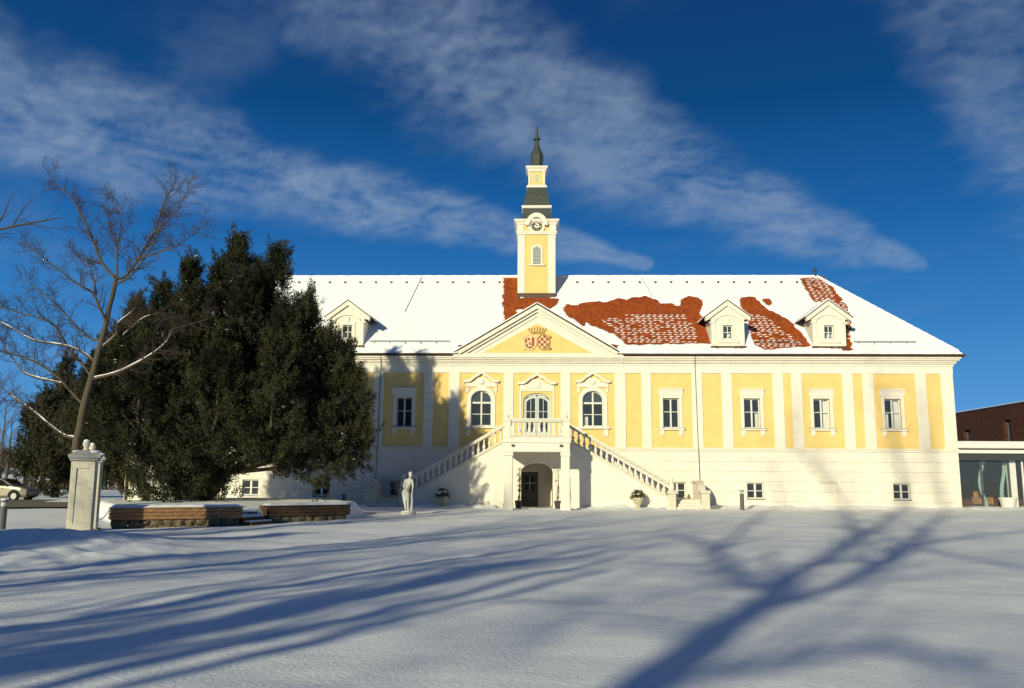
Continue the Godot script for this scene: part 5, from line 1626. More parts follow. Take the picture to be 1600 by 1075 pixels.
# twigs: grows side shoots from a limb, all into g (limbs) and tg (twigs)
func grow(tg: G, pts: Array, radii: Array, depth: int, r: RandomNumberGenerator, every: float, length: float, spread: float, up: float, min_r := 0.006, wander := 0.25) -> void:
	if depth == 0: return
	var run := r.randf() * every
	for i in pts.size() - 1:
		var a: Vector3 = pts[i]; var b: Vector3 = pts[i + 1]
		var seg := a.distance_to(b)
		while run < seg:
			var t := run / seg
			var p := a.lerp(b, t)
			var d := (b - a).normalized()
			var away := d.cross(Vector3(r.randf() - 0.5, r.randf() - 0.5, r.randf() - 0.5)).normalized()
			var rr := maxf(min_r, lerpf(radii[i], radii[i + 1], t) * r.randf_range(0.35, 0.6))
			var L := length * r.randf_range(0.5, 1.2)
			var dir := (d * (1.0 - spread * 0.4) + away * spread + Vector3(0, up, 0)).normalized()
			var q := [p]; var qr := [rr]
			var k := 4
			for s in k:
				dir = (dir + Vector3(r.randf() - 0.5, r.randf() - 0.5 + up * 0.3, r.randf() - 0.5) * wander).normalized()
				q.append(q[-1] + dir * L / k)
				qr.append(maxf(min_r * 0.6, rr * (1.0 - 0.8 * (s + 1) / k)))
			tg.tube(q, qr, 3 if rr < 0.014 else 4 if rr < 0.03 else 6)
			grow(tg, q, qr, depth - 1, r, every * 0.62, length * 0.5, spread, up, min_r, wander)
			run += every * r.randf_range(0.6, 1.4)
		run -= seg

func smooth_line(pts: Array, k := 3) -> Array:
	var c := Curve3D.new()
	for i in pts.size():
		var a: Vector3 = pts[maxi(i - 1, 0)]; var b: Vector3 = pts[mini(i + 1, pts.size() - 1)]
		var m := (b - a) / 6.0
		c.add_point(pts[i], -m, m)
	var out := []
	for i in pts.size() - 1:
		for j in k: out.append(c.sample(i, float(j) / k))
	out.append(pts[-1])
	return out

func taper(n: int, a: float, b: float) -> Array:
	var out := []
	for i in n: out.append(lerpf(a, b, float(i) / maxi(n - 1, 1)))
	return out

func make_bare_tree() -> void:
	var t := thing("young_tree", "bare young tree with snow along its lower limbs behind the stone gate piers", "tree")
	var r := RandomNumberGenerator.new()
	r.seed = 71
	var tw := G.new()
	var k := 0
	for l in LIMBS:
		var pts := []
		var dz := r.randf_range(-1.6, 1.6) if k > 0 else 0.0
		for i in l[0].size():
			var f := float(i) / maxi(l[0].size() - 1, 1)
			var q: Vector2 = l[0][i]
			pts.append(Vector3(q.x, q.y, 19.0 + dz * f + r.randf_range(-0.05, 0.05)))
		pts = smooth_line(pts)
		var rad := taper(pts.size(), l[1], l[2])
		var g := G.new()
		g.tube(pts, rad, 9 if k == 0 else 7)
		part("trunk" if k == 0 else "limb", g, M.bark, t)
		if k > 0: grow(tw, pts.slice(2), rad.slice(2), 3, r, 0.165, 0.74, 0.8, 0.15, 0.0055)
		if l[3]:
			var top := []; var tr := []
			for i in pts.size():
				if float(i) / pts.size() > 0.72: break
				top.append(pts[i] + Vector3(0, rad[i] * 0.7 + 0.006, 0)); tr.append(rad[i] * (0.45 + 0.45 * r.randf()) + 0.003)
			if top.size() > 2:
				g = G.new()
				g.tube(top, tr, 6)
				part("limb_snow", g, M.snow, t)
		k += 1
	part("twigs", tw, M.twig, t)

func sun_lift(base: Vector2, s: Vector2, along: float) -> Vector3:   # where on the tree at base the twig stands whose shadow falls on the ground point s
	var az := deg_to_rad(SUN_AZ)
	var a := Vector2(sin(az), -cos(az)); var p := Vector2(cos(az), sin(az))
	var d := s - base
	var l := d.dot(p)
	var w := base + p * l + a * along
	return Vector3(w.x, maxf(0.05, (d.dot(a) - along) * tan(deg_to_rad(SUN_EL))), w.y)

func make_big_tree(called: String, label: String, base: Vector2, limbs: Array, seed_: int, twig_every: float, twig_len: float) -> void:
	var t := thing(called, label, "tree", Vector3.ZERO, 0.0, "tall bare trees of the park")
	var r := RandomNumberGenerator.new()
	r.seed = seed_
	var tw := G.new()
	for k in limbs.size():
		var l: Array = limbs[k]
		var pts := []
		var drift := 0.0 if k == 0 else r.randf_range(-3.0, 3.0)
		for i in l[0].size():
			var f := float(i) / maxi(l[0].size() - 1, 1)
			pts.append(sun_lift(base, l[0][i], drift * f * (0.0 if k == 0 else 1.0)))
		if k == 0: pts.push_front(Vector3(base.x, -0.3, base.y))
		pts = smooth_line(pts)
		var rad := taper(pts.size(), l[1], l[2])
		if k == 0: rad[0] *= 1.35
		var g := G.new()
		g.tube(pts, rad, 10)
		part("trunk" if k == 0 else "limb", g, M.bark, t)
		if k > 0 or l.size() > 3: grow(tw, pts, rad, 2, r, twig_every, twig_len, 0.7, 0.25, 0.012, 0.35)
	part("twigs", tw, M.twig, t)

func make_wild_tree(called: String, label: String, at: Vector3, h: float, seed_: int, mesh_only := false, group := "tall bare trees of the park", depth := 3) -> Node3D:
	var t := thing(called, label, "tree", at, 0.0, group)
	var r := RandomNumberGenerator.new()
	r.seed = seed_
	var pts := []
	for i in 7:
		var f := i / 6.0
		pts.append(Vector3(r.randf_range(-0.03, 0.03) * h * f, h * 0.92 * f - 0.2 * (1 - f), r.randf_range(-0.03, 0.03) * h * f))
	pts = smooth_line(pts)
	var rad := taper(pts.size(), h * 0.022, h * 0.003)
	var g := G.new()
	g.tube(pts, rad, 8)
	part("trunk", g, M.bark, t)
	var tw := G.new()
	var upper := pts.slice(4); var ur := rad.slice(4)
	grow(tw, upper, ur, depth, r, h * 0.045, h * 0.30, 0.85, 0.35, h * 0.0007, 0.35)
	part("branches", tw, M.far_wood if mesh_only else M.bark, t)
	return t


# ---------------------------------------------------------------- garden things
func gy(x: float, z: float) -> float:
	return ground_base(x, z)

func blend_body(bones: Array, lo: Vector3, hi: Vector3, cell: float, k: float) -> G:   # bones: [a, b, ra, rb]; tapered capsules joined by a smooth minimum, meshed as surface nets
	var nx := int((hi.x - lo.x) / cell) + 1; var ny := int((hi.y - lo.y) / cell) + 1; var nz := int((hi.z - lo.z) / cell) + 1
	var f := PackedFloat32Array(); f.resize(nx * ny * nz)
	for y in ny:
		for z in nz:
			for x in nx:
				var p := lo + Vector3(x, y, z) * cell
				var best := 1e3
				for b in bones:
					var a: Vector3 = b[0]; var d: Vector3 = b[1] - a
					var t := clampf((p - a).dot(d) / d.length_squared(), 0.0, 1.0)
					var e := (p - a - d * t).length() - lerpf(b[2], b[3], t)
					var hh := clampf(0.5 + 0.5 * (best - e) / k, 0.0, 1.0)
					best = lerpf(best, e, hh) - k * hh * (1.0 - hh)
				f[(y * nz + z) * nx + x] = best
	var at := {}
	var at_i := func(x: int, y: int, z: int) -> int: return (y * nz + z) * nx + x
	for y in ny - 1:
		for z in nz - 1:
			for x in nx - 1:
				var sum := Vector3.ZERO; var cnt := 0
				var vals := []
				for c in 8: vals.append(f[at_i.call(x + (c & 1), y + ((c >> 1) & 1), z + ((c >> 2) & 1))])
				for e in [[0, 1], [2, 3], [4, 5], [6, 7], [0, 2], [1, 3], [4, 6], [5, 7], [0, 4], [1, 5], [2, 6], [3, 7]]:
					var va: float = vals[e[0]]; var vb: float = vals[e[1]]
					if (va < 0) != (vb < 0):
						var t := va / (va - vb)
						var pa := Vector3(e[0] & 1, (e[0] >> 1) & 1, (e[0] >> 2) & 1); var pb := Vector3(e[1] & 1, (e[1] >> 1) & 1, (e[1] >> 2) & 1)
						sum += pa.lerp(pb, t); cnt += 1
				if cnt > 0: at[at_i.call(x, y, z)] = lo + (Vector3(x, y, z) + sum / cnt) * cell
	var grad := func(p: Vector3) -> Vector3:
		var q := (p - lo) / cell
		var x := clampi(int(q.x), 1, nx - 3); var y := clampi(int(q.y), 1, ny - 3); var z := clampi(int(q.z), 1, nz - 3)
		return Vector3(f[at_i.call(x + 2, y, z)] - f[at_i.call(x - 1, y, z)], f[at_i.call(x, y + 2, z)] - f[at_i.call(x, y - 1, z)], f[at_i.call(x, y, z + 2)] - f[at_i.call(x, y, z - 1)]).normalized()
	var g := G.new()
	var emit := func(ids: Array, flip: bool) -> void:
		for i in ids:
			if not at.has(i): return
		var p := []
		for i in ids: p.append(at[i])
		if flip: p.reverse()
		var n := []
		for q in p: n.append(grad.call(q))
		g.tri_n(p[0], p[1], p[2], n[0], n[1], n[2]); g.tri_n(p[0], p[2], p[3], n[0], n[2], n[3])
	for y in range(1, ny - 1):
		for z in range(1, nz - 1):
			for x in range(1, nx - 1):
				var v0 := f[at_i.call(x, y, z)]
				if x < nx - 1 and (v0 < 0) != (f[at_i.call(x + 1, y, z)] < 0):
					emit.call([at_i.call(x, y - 1, z - 1), at_i.call(x, y, z - 1), at_i.call(x, y, z), at_i.call(x, y - 1, z)], v0 > 0)
				if (v0 < 0) != (f[at_i.call(x, y + 1, z)] < 0):
					emit.call([at_i.call(x - 1, y, z - 1), at_i.call(x - 1, y, z), at_i.call(x, y, z), at_i.call(x, y, z - 1)], v0 > 0)
				if (v0 < 0) != (f[at_i.call(x, y, z + 1)] < 0):
					emit.call([at_i.call(x - 1, y - 1, z), at_i.call(x, y - 1, z), at_i.call(x, y, z), at_i.call(x - 1, y, z)], v0 > 0)
	return g

func make_statue() -> void:
	var x := -5.85; var z := 11.7
	var t := thing("statue", "white stone statue of a standing woman bowing her head on the snow", "statue", Vector3(x, gy(x, z) - 0.03, z))
	var V := func(a: float, b: float, c: float) -> Vector3: return Vector3(a, b, c)
	var bones := [
		[V.call(0.10, 1.95, 0.13), V.call(0.115, 1.87, 0.17), 0.095, 0.075], [V.call(0.07, 1.82, 0.07), V.call(0.04, 1.70, 0.0), 0.05, 0.06],
		[V.call(-0.11, 1.67, 0.0), V.call(0.15, 1.66, 0.04), 0.062, 0.06], [V.call(0.02, 1.60, 0.0), V.call(-0.02, 1.42, 0.02), 0.13, 0.125], [V.call(-0.02, 1.42, 0.02), V.call(-0.09, 1.22, -0.01), 0.115, 0.12],
		[V.call(-0.05, 1.5, 0.10), V.call(-0.05, 1.49, 0.12), 0.06, 0.055], [V.call(0.08, 1.5, 0.10), V.call(0.08, 1.49, 0.12), 0.06, 0.055],
		[V.call(-0.11, 1.16, -0.03), V.call(-0.16, 1.05, -0.02), 0.145, 0.16], [V.call(-0.19, 1.0, -0.02), V.call(-0.17, 0.64, 0.03), 0.125, 0.075], [V.call(-0.17, 0.64, 0.03), V.call(-0.10, 0.20, -0.02), 0.07, 0.042], [V.call(-0.10, 0.18, -0.02), V.call(-0.07, 0.14, 0.12), 0.045, 0.035],
		[V.call(-0.04, 1.0, 0.04), V.call(0.0, 0.68, 0.14), 0.115, 0.075], [V.call(0.0, 0.68, 0.14), V.call(0.02, 0.20, 0.07), 0.068, 0.042], [V.call(0.02, 0.18, 0.07), V.call(0.06, 0.14, 0.20), 0.045, 0.035],
		[V.call(-0.15, 1.66, 0.02), V.call(-0.22, 1.37, 0.10), 0.055, 0.046], [V.call(-0.22, 1.37, 0.10), V.call(-0.04, 1.12, 0.22), 0.044, 0.034], [V.call(-0.04, 1.12, 0.22), V.call(0.04, 1.04, 0.21), 0.036, 0.026],
		[V.call(0.18, 1.65, 0.04), V.call(0.23, 1.36, 0.08), 0.052, 0.043], [V.call(0.23, 1.36, 0.08), V.call(0.21, 1.08, 0.14), 0.04, 0.032], [V.call(0.21, 1.08, 0.14), V.call(0.19, 0.95, 0.15), 0.036, 0.03],
		[V.call(0.19, 0.97, 0.11), V.call(0.20, 0.6, 0.05), 0.045, 0.06], [V.call(0.20, 0.6, 0.05), V.call(0.17, 0.14, 0.02), 0.06, 0.075],
	]
	part("figure", blend_body(bones, Vector3(-0.48, 0.02, -0.35), Vector3(0.44, 2.16, 0.42), 0.026, 0.022), M.marble, t)
	var g := G.new()
	g.lathe([Vector2(0.38, -0.1), Vector2(0.37, 0.10), Vector2(0.33, 0.14), Vector2(0.0, 0.15)], Vector3(0.02, 0, 0.03), 14)
	part("base", g, M.stone, t)
	t.scale = Vector3.ONE * 0.93
	g = G.new()
	g.ball(Vector3(0.095, 2.03, 0.07), Vector3(0.085, 0.05, 0.085), 4, 0.3)
	g.ball(Vector3(0.02, 0.15, 0.1), Vector3(0.33, 0.06, 0.28), 6, 0.3)
	part("snow_cap", g, M.snow, t)

func make_gate_pier(at: Vector3, turn: float, label: String) -> void:
	var t := thing("gate_pier", label, "gate pier", at, turn, "pair of gate piers")
	t.scale = Vector3(0.93, 1.0, 0.93)
	var g := G.new()
	g.cbox(Vector3(-0.44, -0.15, -0.44), Vector3(0.44, 0.06, 0.44), 0.02)
	part("footing", g, M.rock, t)
	g = G.new()
	g.hexa([Vector3(-0.345, 0.061, 0.345), Vector3(0.345, 0.061, 0.345), Vector3(0.345, 0.061, -0.345), Vector3(-0.345, 0.061, -0.345), Vector3(-0.32, 2.14, 0.32), Vector3(0.32, 2.14, 0.32), Vector3(0.32, 2.14, -0.32), Vector3(-0.32, 2.14, -0.32)])
	part("shaft", g, M.pier, t)
	for f in 4:   # raised frames leave a sunk panel on each face
		g = G.new()
		var w := 0.32
		ring_prism(g, PackedVector2Array([Vector2(-w, 0.10), Vector2(w, 0.10), Vector2(w, 2.12), Vector2(-w, 2.12), Vector2(-w, 0.10)]), PackedVector2Array([Vector2(-0.20, 0.34), Vector2(0.20, 0.34), Vector2(0.20, 1.92), Vector2(-0.20, 1.92), Vector2(-0.20, 0.34)]), 0.33, 0.362)
		var fr := part("panel_frame", g, M.pier, t)
		fr.rotation.y = f * PI / 2
	g = G.new()
	g.cbox(Vector3(-0.41, 2.141, -0.41), Vector3(0.41, 2.22, 0.41), 0.02)
	var c := [Vector2(0.45, 2.221), Vector2(0.47, 2.30), Vector2(0.28, 2.42), Vector2(0.14, 2.45), Vector2(0.0, 2.45)]
	square_tier(g, c)
	part("cap", g, M.pier_cap, t)
	g = G.new()
	g.lathe([Vector2(0.12, 2.45), Vector2(0.08, 2.49), Vector2(0.07, 2.53), Vector2(0.10, 2.57), Vector2(0.115, 2.63), Vector2(0.10, 2.70), Vector2(0.05, 2.75), Vector2(0.0, 2.76)], Vector3.ZERO, 12)
	part("finial", g, M.stone, t)
	g = G.new()
	g.ball(Vector3(0, 2.72, 0), Vector3(0.095, 0.055, 0.095), 3, 0.2)
	for q in [[0.25, 0.12], [-0.2, -0.15]]: g.ball(Vector3(q[0], 2.40, q[1]), Vector3(0.2, 0.06, 0.22), 8, 0.3)
	part("snow_cap", g, M.snow, t)

func make_seat_wall(a: Vector2, b: Vector2, m: Material, label: String, snow_to: float) -> void:
	var d := b - a
	var L := d.length()
	var turn := atan2(-d.y, d.x)
	var t := thing("seat_wall", label, "bench", Vector3(a.x, gy(a.x, a.y) * 0.0, a.y), turn, "timber seats on the bed wall")
	var r := RandomNumberGenerator.new()
	r.seed = int(L * 100)
	var dep := 0.75
	var y0 := 0.28; var y1 := 0.64
	# stone footing, stone by stone
	for row in 2:
		var x := 0.06
		while x < L - 0.1:
			var w := minf(r.randf_range(0.3, 0.62), L - 0.06 - x)
			if w > 0.12:
				var g := G.new()
				var o := r.randf_range(0.0, 0.05)
				var yb := -0.15 + row * 0.22; var yt := yb + 0.215
				if row == 1: yt = y0 - 0.002
				var J := func(px: float, py: float, pz: float) -> Vector3: return Vector3(px + r.randf_range(-0.03, 0.03), py + r.randf_range(-0.035, 0.03) * (1.0 if py < y0 - 0.05 else 0.3), pz + r.randf_range(-0.05, 0.03))
				var mid := Vector3(x + w * 0.5, (yb + yt) * 0.5, -0.03 + o)
				var f := [J.call(x, yb, -0.09), J.call(x + w * 0.5, yb - 0.01, -0.06), J.call(x + w - 0.02, yb, -0.09), J.call(x + w - 0.01, (yb + yt) * 0.5, -0.06), J.call(x + w - 0.025, yt, -0.09), J.call(x + w * 0.5, yt, -0.07), J.call(x + 0.01, yt, -0.09), J.call(x, (yb + yt) * 0.5, -0.06)]
				for q in 8:
					g.tri(mid, f[q], f[(q + 1) % 8])
					g.quad(f[(q + 1) % 8], f[q], Vector3(f[q].x, f[q].y, -0.5), Vector3(f[(q + 1) % 8].x, f[(q + 1) % 8].y, -0.5))
				part("stone", g, M.rock, t)
			x += w
	box_part("frame", Vector3(0.06, y0 + 0.01, -dep + 0.05), Vector3(L - 0.06, y1 - 0.01, -0.055), m, t)  # added solid core that stops light showing through the gaps between the planks
	# planks on the front, the ends and the top
	var n := 3
	for i in n:
		var ya := y0 + i * (y1 - y0) / n
		box_part("plank", Vector3(0, ya, -0.045), Vector3(L, ya + (y1 - y0) / n - 0.012, 0.0), m, t, 0.008)
		for e in [0.0, L]:
			var xe: float = 0.002 if e == 0.0 else L - 0.045
			box_part("plank", Vector3(xe - (0.02 if e == 0 else -0.02), ya, -dep), Vector3(xe + 0.043 - (0.02 if e == 0 else -0.02), ya + (y1 - y0) / n - 0.012, -0.047), m, t, 0.008)
	for i in 5:
		box_part("plank", Vector3(-0.03, y1, -dep + i * dep / 5 + 0.006), Vector3(L + 0.03, y1 + 0.04, -dep + (i + 1) * dep / 5 + (0.03 if i == 4 else 0.0)), m, t, 0.008)
	# snow on the seat
	var g := G.new()
	var k := int(L / 0.14)
	for i in k:
		for j in 5:
			var P := func(ii: int, jj: int) -> Vector3:
				var fx := float(ii) / k; var fz := jj / 5.0
				var edge := minf(minf(fx, 1.0 - fx) * L, minf(fz, 1.0 - fz) * dep)
				return Vector3(fx * (L + 0.02) - 0.01, y1 + 0.041 + 0.075 * smoothstep(0.0, 0.09, edge) * (1.0 + 0.3 * lumps.get_noise_2d(ii * 1.3 + a.x * 9.0, jj * 2.0)), -dep + fz * (dep + 0.015))
			g.quad(P.call(i, j + 1), P.call(i + 1, j + 1), P.call(i + 1, j), P.call(i, j))
	part("seat_snow", g, M.snow, t)

func make_garden_steps(a: Vector2, b: Vector2) -> void:
	var d := b - a
	var L := d.length()
	var t := thing("garden_steps", "snowy steps between the two timber seats up to the bed", "steps", Vector3(a.x, 0.0, a.y), atan2(-d.y, d.x))
	for i in 3:
		box_part("step", Vector3(0.05, -0.1, -0.35 - i * 0.36), Vector3(L - 0.05, 0.13 + i * 0.16, 0.0 - i * 0.36), M.dark_wood, t, 0.015)
		box_part("step_snow", Vector3(0.07, 0.131 + i * 0.16, -0.34 - i * 0.36), Vector3(L - 0.07, 0.185 + i * 0.16, -0.04 - i * 0.36), M.snow, t, 0.02)

func make_bollard(x: float, z: float, h: float, label: String) -> void:
	var t := thing("bollard_light", label, "bollard", Vector3(x, gy(x, z), z), 0.0, "dark path bollards")
	var g := G.new()
	g.lathe([Vector2(0.115, -0.1), Vector2(0.115, h - 0.2)], Vector3.ZERO, 14)
	part("post", g, M.grey_metal, t)
	g = G.new()
	g.lathe([Vector2(0.085, h - 0.2), Vector2(0.085, h - 0.06)], Vector3.ZERO, 14)
	part("lens", g, M.louver, t)
	g = G.new()
	g.lathe([Vector2(0.0, h - 0.06), Vector2(0.125, h - 0.06), Vector2(0.125, h - 0.01), Vector2(0.0, h)], Vector3.ZERO, 14)
	part("cap", g, M.grey_metal, t)
	g = G.new()
	g.ball(Vector3(0, h, 0), Vector3(0.11, 0.04, 0.11), 3, 0.2)
	part("snow_cap", g, M.snow, t)

func make_urn(x: float, z: float, label: String, seed_: int) -> void:
	var t := thing("urn_planter", label, "urn", Vector3(x, gy(x, z) - 0.02, z), 0.0, "stone urns before the stair flanks")
	var g := G.new()
	g.cbox(Vector3(-0.2, -0.05, -0.2), Vector3(0.2, 0.1, 0.2), 0.02)
	g.lathe([Vector2(0.16, 0.1), Vector2(0.11, 0.18), Vector2(0.13, 0.24), Vector2(0.24, 0.40), Vector2(0.29, 0.52), Vector2(0.33, 0.56), Vector2(0.33, 0.60), Vector2(0.27, 0.60), Vector2(0.0, 0.57)], Vector3.ZERO, 14)
	part("urn", g, M.ceramic, t)
	var r := RandomNumberGenerator.new()
	r.seed = seed_
	var xfs := []; var cols := []
	for i in 150:
		var d := Vector3(r.randf() - 0.5, r.randf() * 0.9, r.randf() - 0.5).normalized()
		var y := d.cross(Vector3(0.3, 0.1, 0.8)).normalized()
		xfs.append(Transform3D(Basis(y, d, y.cross(d)), Vector3(0, 0.60, 0) + d * r.randf_range(0.05, 0.3)))
		cols.append(Color(0.17, 0.14, 0.06) * r.randf_range(0.5, 1.3))
	copies("foliage", leaf_spray(9, 8, 0.2, 0.12, 0.03), M.needles, xfs, cols, t).set_meta("kind", "stuff")
	g = G.new()
	for i in 5: g.ball(Vector3(r.randf_range(-0.18, 0.18), 0.72 + r.randf() * 0.18, r.randf_range(-0.15, 0.18)), Vector3(0.14, 0.07, 0.13), i, 0.4)
	g.ball(Vector3(0.0, 0.61, 0.05), Vector3(0.30, 0.05, 0.26), 8, 0.2)
	part("snow_cap", g, M.snow, t)

func make_potted_shrub(x: float, z: float, label: String, seed_: int) -> void:
	var t := thing("potted_shrub", label, "potted plant", Vector3(x, gy(x, z) + 0.02, z), 0.0, "potted shrubs at the passage")
	var g := G.new()
	g.lathe([Vector2(0.0, 0.0), Vector2(0.15, 0.0), Vector2(0.21, 0.42), Vector2(0.19, 0.42), Vector2(0.0, 0.38)], Vector3.ZERO, 14)
	part("pot", g, M.pot_dark, t)
	var r := RandomNumberGenerator.new()
	r.seed = seed_
	g = G.new()
	var xfs := []; var cols := []
	for i in 5:
		var a := Vector3(r.randf_range(-0.08, 0.08), 0.36, r.randf_range(-0.08, 0.08))
		var pts := [a]
		var q := a
		for k in 6:
			q += Vector3(r.randf_range(-0.05, 0.05), r.randf_range(0.22, 0.32), r.randf_range(-0.05, 0.05))
			pts.append(q)
			for e in 3:
				var d := Vector3(r.randf() - 0.5, r.randf() * 0.6 - 0.1, r.randf() - 0.5).normalized()
				var y := d.cross(Vector3(0.3, 0.1, 0.8)).normalized()
				if r.randf() < (0.35 if seed_ == 7 else 0.12):
					xfs.append(Transform3D(Basis(y, d, y.cross(d)), q + d * 0.02))
					cols.append(Color(0.11, 0.075, 0.035) * r.randf_range(0.5, 1.2))
		g.tube(pts, taper(pts.size(), 0.014, 0.005), 5)
	part("stems", g, M.twig, t)
	copies("foliage", leaf_spray(10, 4, 0.08, 0.10, 0.028), M.needles, xfs, cols, t).set_meta("kind", "stuff")

func make_white_planter() -> void:
	var x := 27.35; var z := -0.4
	var t := thing("white_planter", "big tapered white pot standing before the glass pavilion", "pot", Vector3(x, gy(x, z), z))
	var g := G.new()
	g.lathe([Vector2(0.0, 0.0), Vector2(0.34, 0.0), Vector2(0.47, 0.60), Vector2(0.50, 0.62), Vector2(0.50, 0.70), Vector2(0.45, 0.70), Vector2(0.0, 0.64)], Vector3.ZERO, 20)
	part("pot", g, M.pot_white, t)
	g = G.new()
	g.ball(Vector3(0, 0.64, 0), Vector3(0.44, 0.07, 0.44), 4, 0.2, 14, 6)
	part("snow_cap", g, M.snow, t)


# ---------------------------------------------------------------- car, annex, background
func make_car() -> void:
	var t := thing("parked_car", "beige saloon car parked on the cleared drive", "car", Vector3(-34.55, 0.22, -4.2))
	# the body is lofted along its length from cross sections: [x, half width, sill y, belt y, roof y, roof half width]
	var st := [[-2.22, 0.55, 0.38, 0.70, 0.72, 0.45], [-2.12, 0.76, 0.28, 0.86, 0.90, 0.66], [-1.75, 0.84, 0.22, 0.93, 0.97, 0.74], [-1.25, 0.86, 0.20, 0.95, 1.22, 0.64], [-0.75, 0.87, 0.20, 0.95, 1.41, 0.60], [0.0, 0.87, 0.20, 0.94, 1.45, 0.60], [0.45, 0.87, 0.20, 0.93, 1.38, 0.60], [0.95, 0.86, 0.20, 0.92, 1.10, 0.66], [1.25, 0.85, 0.20, 0.90, 0.93, 0.72], [1.75, 0.83, 0.22, 0.82, 0.85, 0.70], [2.10, 0.74, 0.27, 0.70, 0.74, 0.62], [2.22, 0.55, 0.36, 0.56, 0.60, 0.45]]
	var ring := func(s: Array) -> Array:
		return [Vector3(s[0], s[2], s[1] * 0.9), Vector3(s[0], s[2] + 0.14, s[1]), Vector3(s[0], s[3] - 0.12, s[1]), Vector3(s[0], s[3], s[1] * 0.965), Vector3(s[0], s[4] - 0.04, s[5] + 0.04), Vector3(s[0], s[4], s[5] - 0.05),
			Vector3(s[0], s[4], -s[5] + 0.05), Vector3(s[0], s[4] - 0.04, -s[5] - 0.04), Vector3(s[0], s[3], -s[1] * 0.965), Vector3(s[0], s[3] - 0.12, -s[1]), Vector3(s[0], s[2] + 0.14, -s[1]), Vector3(s[0], s[2], -s[1] * 0.9)]
	var g := G.new()
	for i in st.size() - 1:
		var a: Array = ring.call(st[i]); var b: Array = ring.call(st[i + 1])
		for k in a.size():
			var j := (k + 1) % a.size()
			g.quad(a[k], b[k], b[j], a[j])
	var ends: Array = ring.call(st[0])
	for k in range(1, ends.size() - 1): g.tri(ends[0], ends[k], ends[k + 1])
	ends = ring.call(st[-1])
	for k in range(1, ends.size() - 1): g.tri(ends[0], ends[k + 1], ends[k])
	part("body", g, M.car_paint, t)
	for s in [-1, 1]:
		for w in [[Vector2(-1.15, 0.98), Vector2(-0.2, 0.98), Vector2(-0.2, 1.36), Vector2(-0.72, 1.34)], [Vector2(-0.12, 0.98), Vector2(0.98, 0.96), Vector2(0.42, 1.32), Vector2(-0.12, 1.37)]]:
			g = G.new()
			var q := []
			for p in w: q.append(Vector3(p.x, p.y, s * (lerpf(0.845, 0.645, (p.y - 0.95) / 0.46) + 0.006)))
			if s > 0: g.quad(q[0], q[1], q[2], q[3])
			else: g.quad(q[3], q[2], q[1], q[0])
			part("side_window", g, M.car_glass, t)
		g = G.new()
		g.ball(Vector3(0.86, 1.0, s * 0.95), Vector3(0.08, 0.07, 0.1), 1, 0.0)
		part("mirror", g, M.pot_dark, t)
		for x in [-0.35, 0.72]: box_part("door_handle", Vector3(x - 0.19, 0.80, s * 0.88 - 0.012), Vector3(x, 0.83, s * 0.88 + 0.012), M.pot_dark, t)
		g = G.new()
		g.ball(Vector3(2.08, 0.64, s * 0.55), Vector3(0.10, 0.07, 0.16), 1, 0.0)
		part("headlight", g, M.rim, t)
		for x in [-1.38, 1.38]:
			var wh := node("wheel", t, Vector3(x, 0.315, s * 0.80))
			g = G.new()
			g.lathe([Vector2(0.2, -0.10), Vector2(0.30, -0.10), Vector2(0.318, -0.06), Vector2(0.318, 0.06), Vector2(0.30, 0.10), Vector2(0.2, 0.10)], Vector3.ZERO, 24)
			part("tyre", g, M.tyre, wh).rotation.x = PI / 2
			g = G.new()
			g.lathe([Vector2(0.0, -0.07), Vector2(0.205, -0.07), Vector2(0.21, 0.07), Vector2(0.0, 0.07)], Vector3.ZERO, 20)
			part("rim", g, M.rim, wh).rotation.x = PI / 2
			g = G.new()
			var arc := PackedVector2Array(); var arc2 := PackedVector2Array()
			for i in 13:
				var a := PI * i / 12
				arc.append(Vector2(cos(a), sin(a)) * 0.40); arc2.append(Vector2(cos(a), sin(a)) * 0.322)
			ring_prism(g, arc, arc2, -0.05, 0.075)
			var wa := part("wheel_arch", g, M.tyre, t, Vector3(x, 0.315, s * 0.80))
			if s < 0: wa.rotation.y = PI
	g = G.new()
	g.quad(Vector3(0.99, 1.10, 0.60), Vector3(0.99, 1.10, -0.60), Vector3(0.50, 1.385, -0.52), Vector3(0.50, 1.385, 0.52))
	part("windscreen", g, M.car_glass, t)

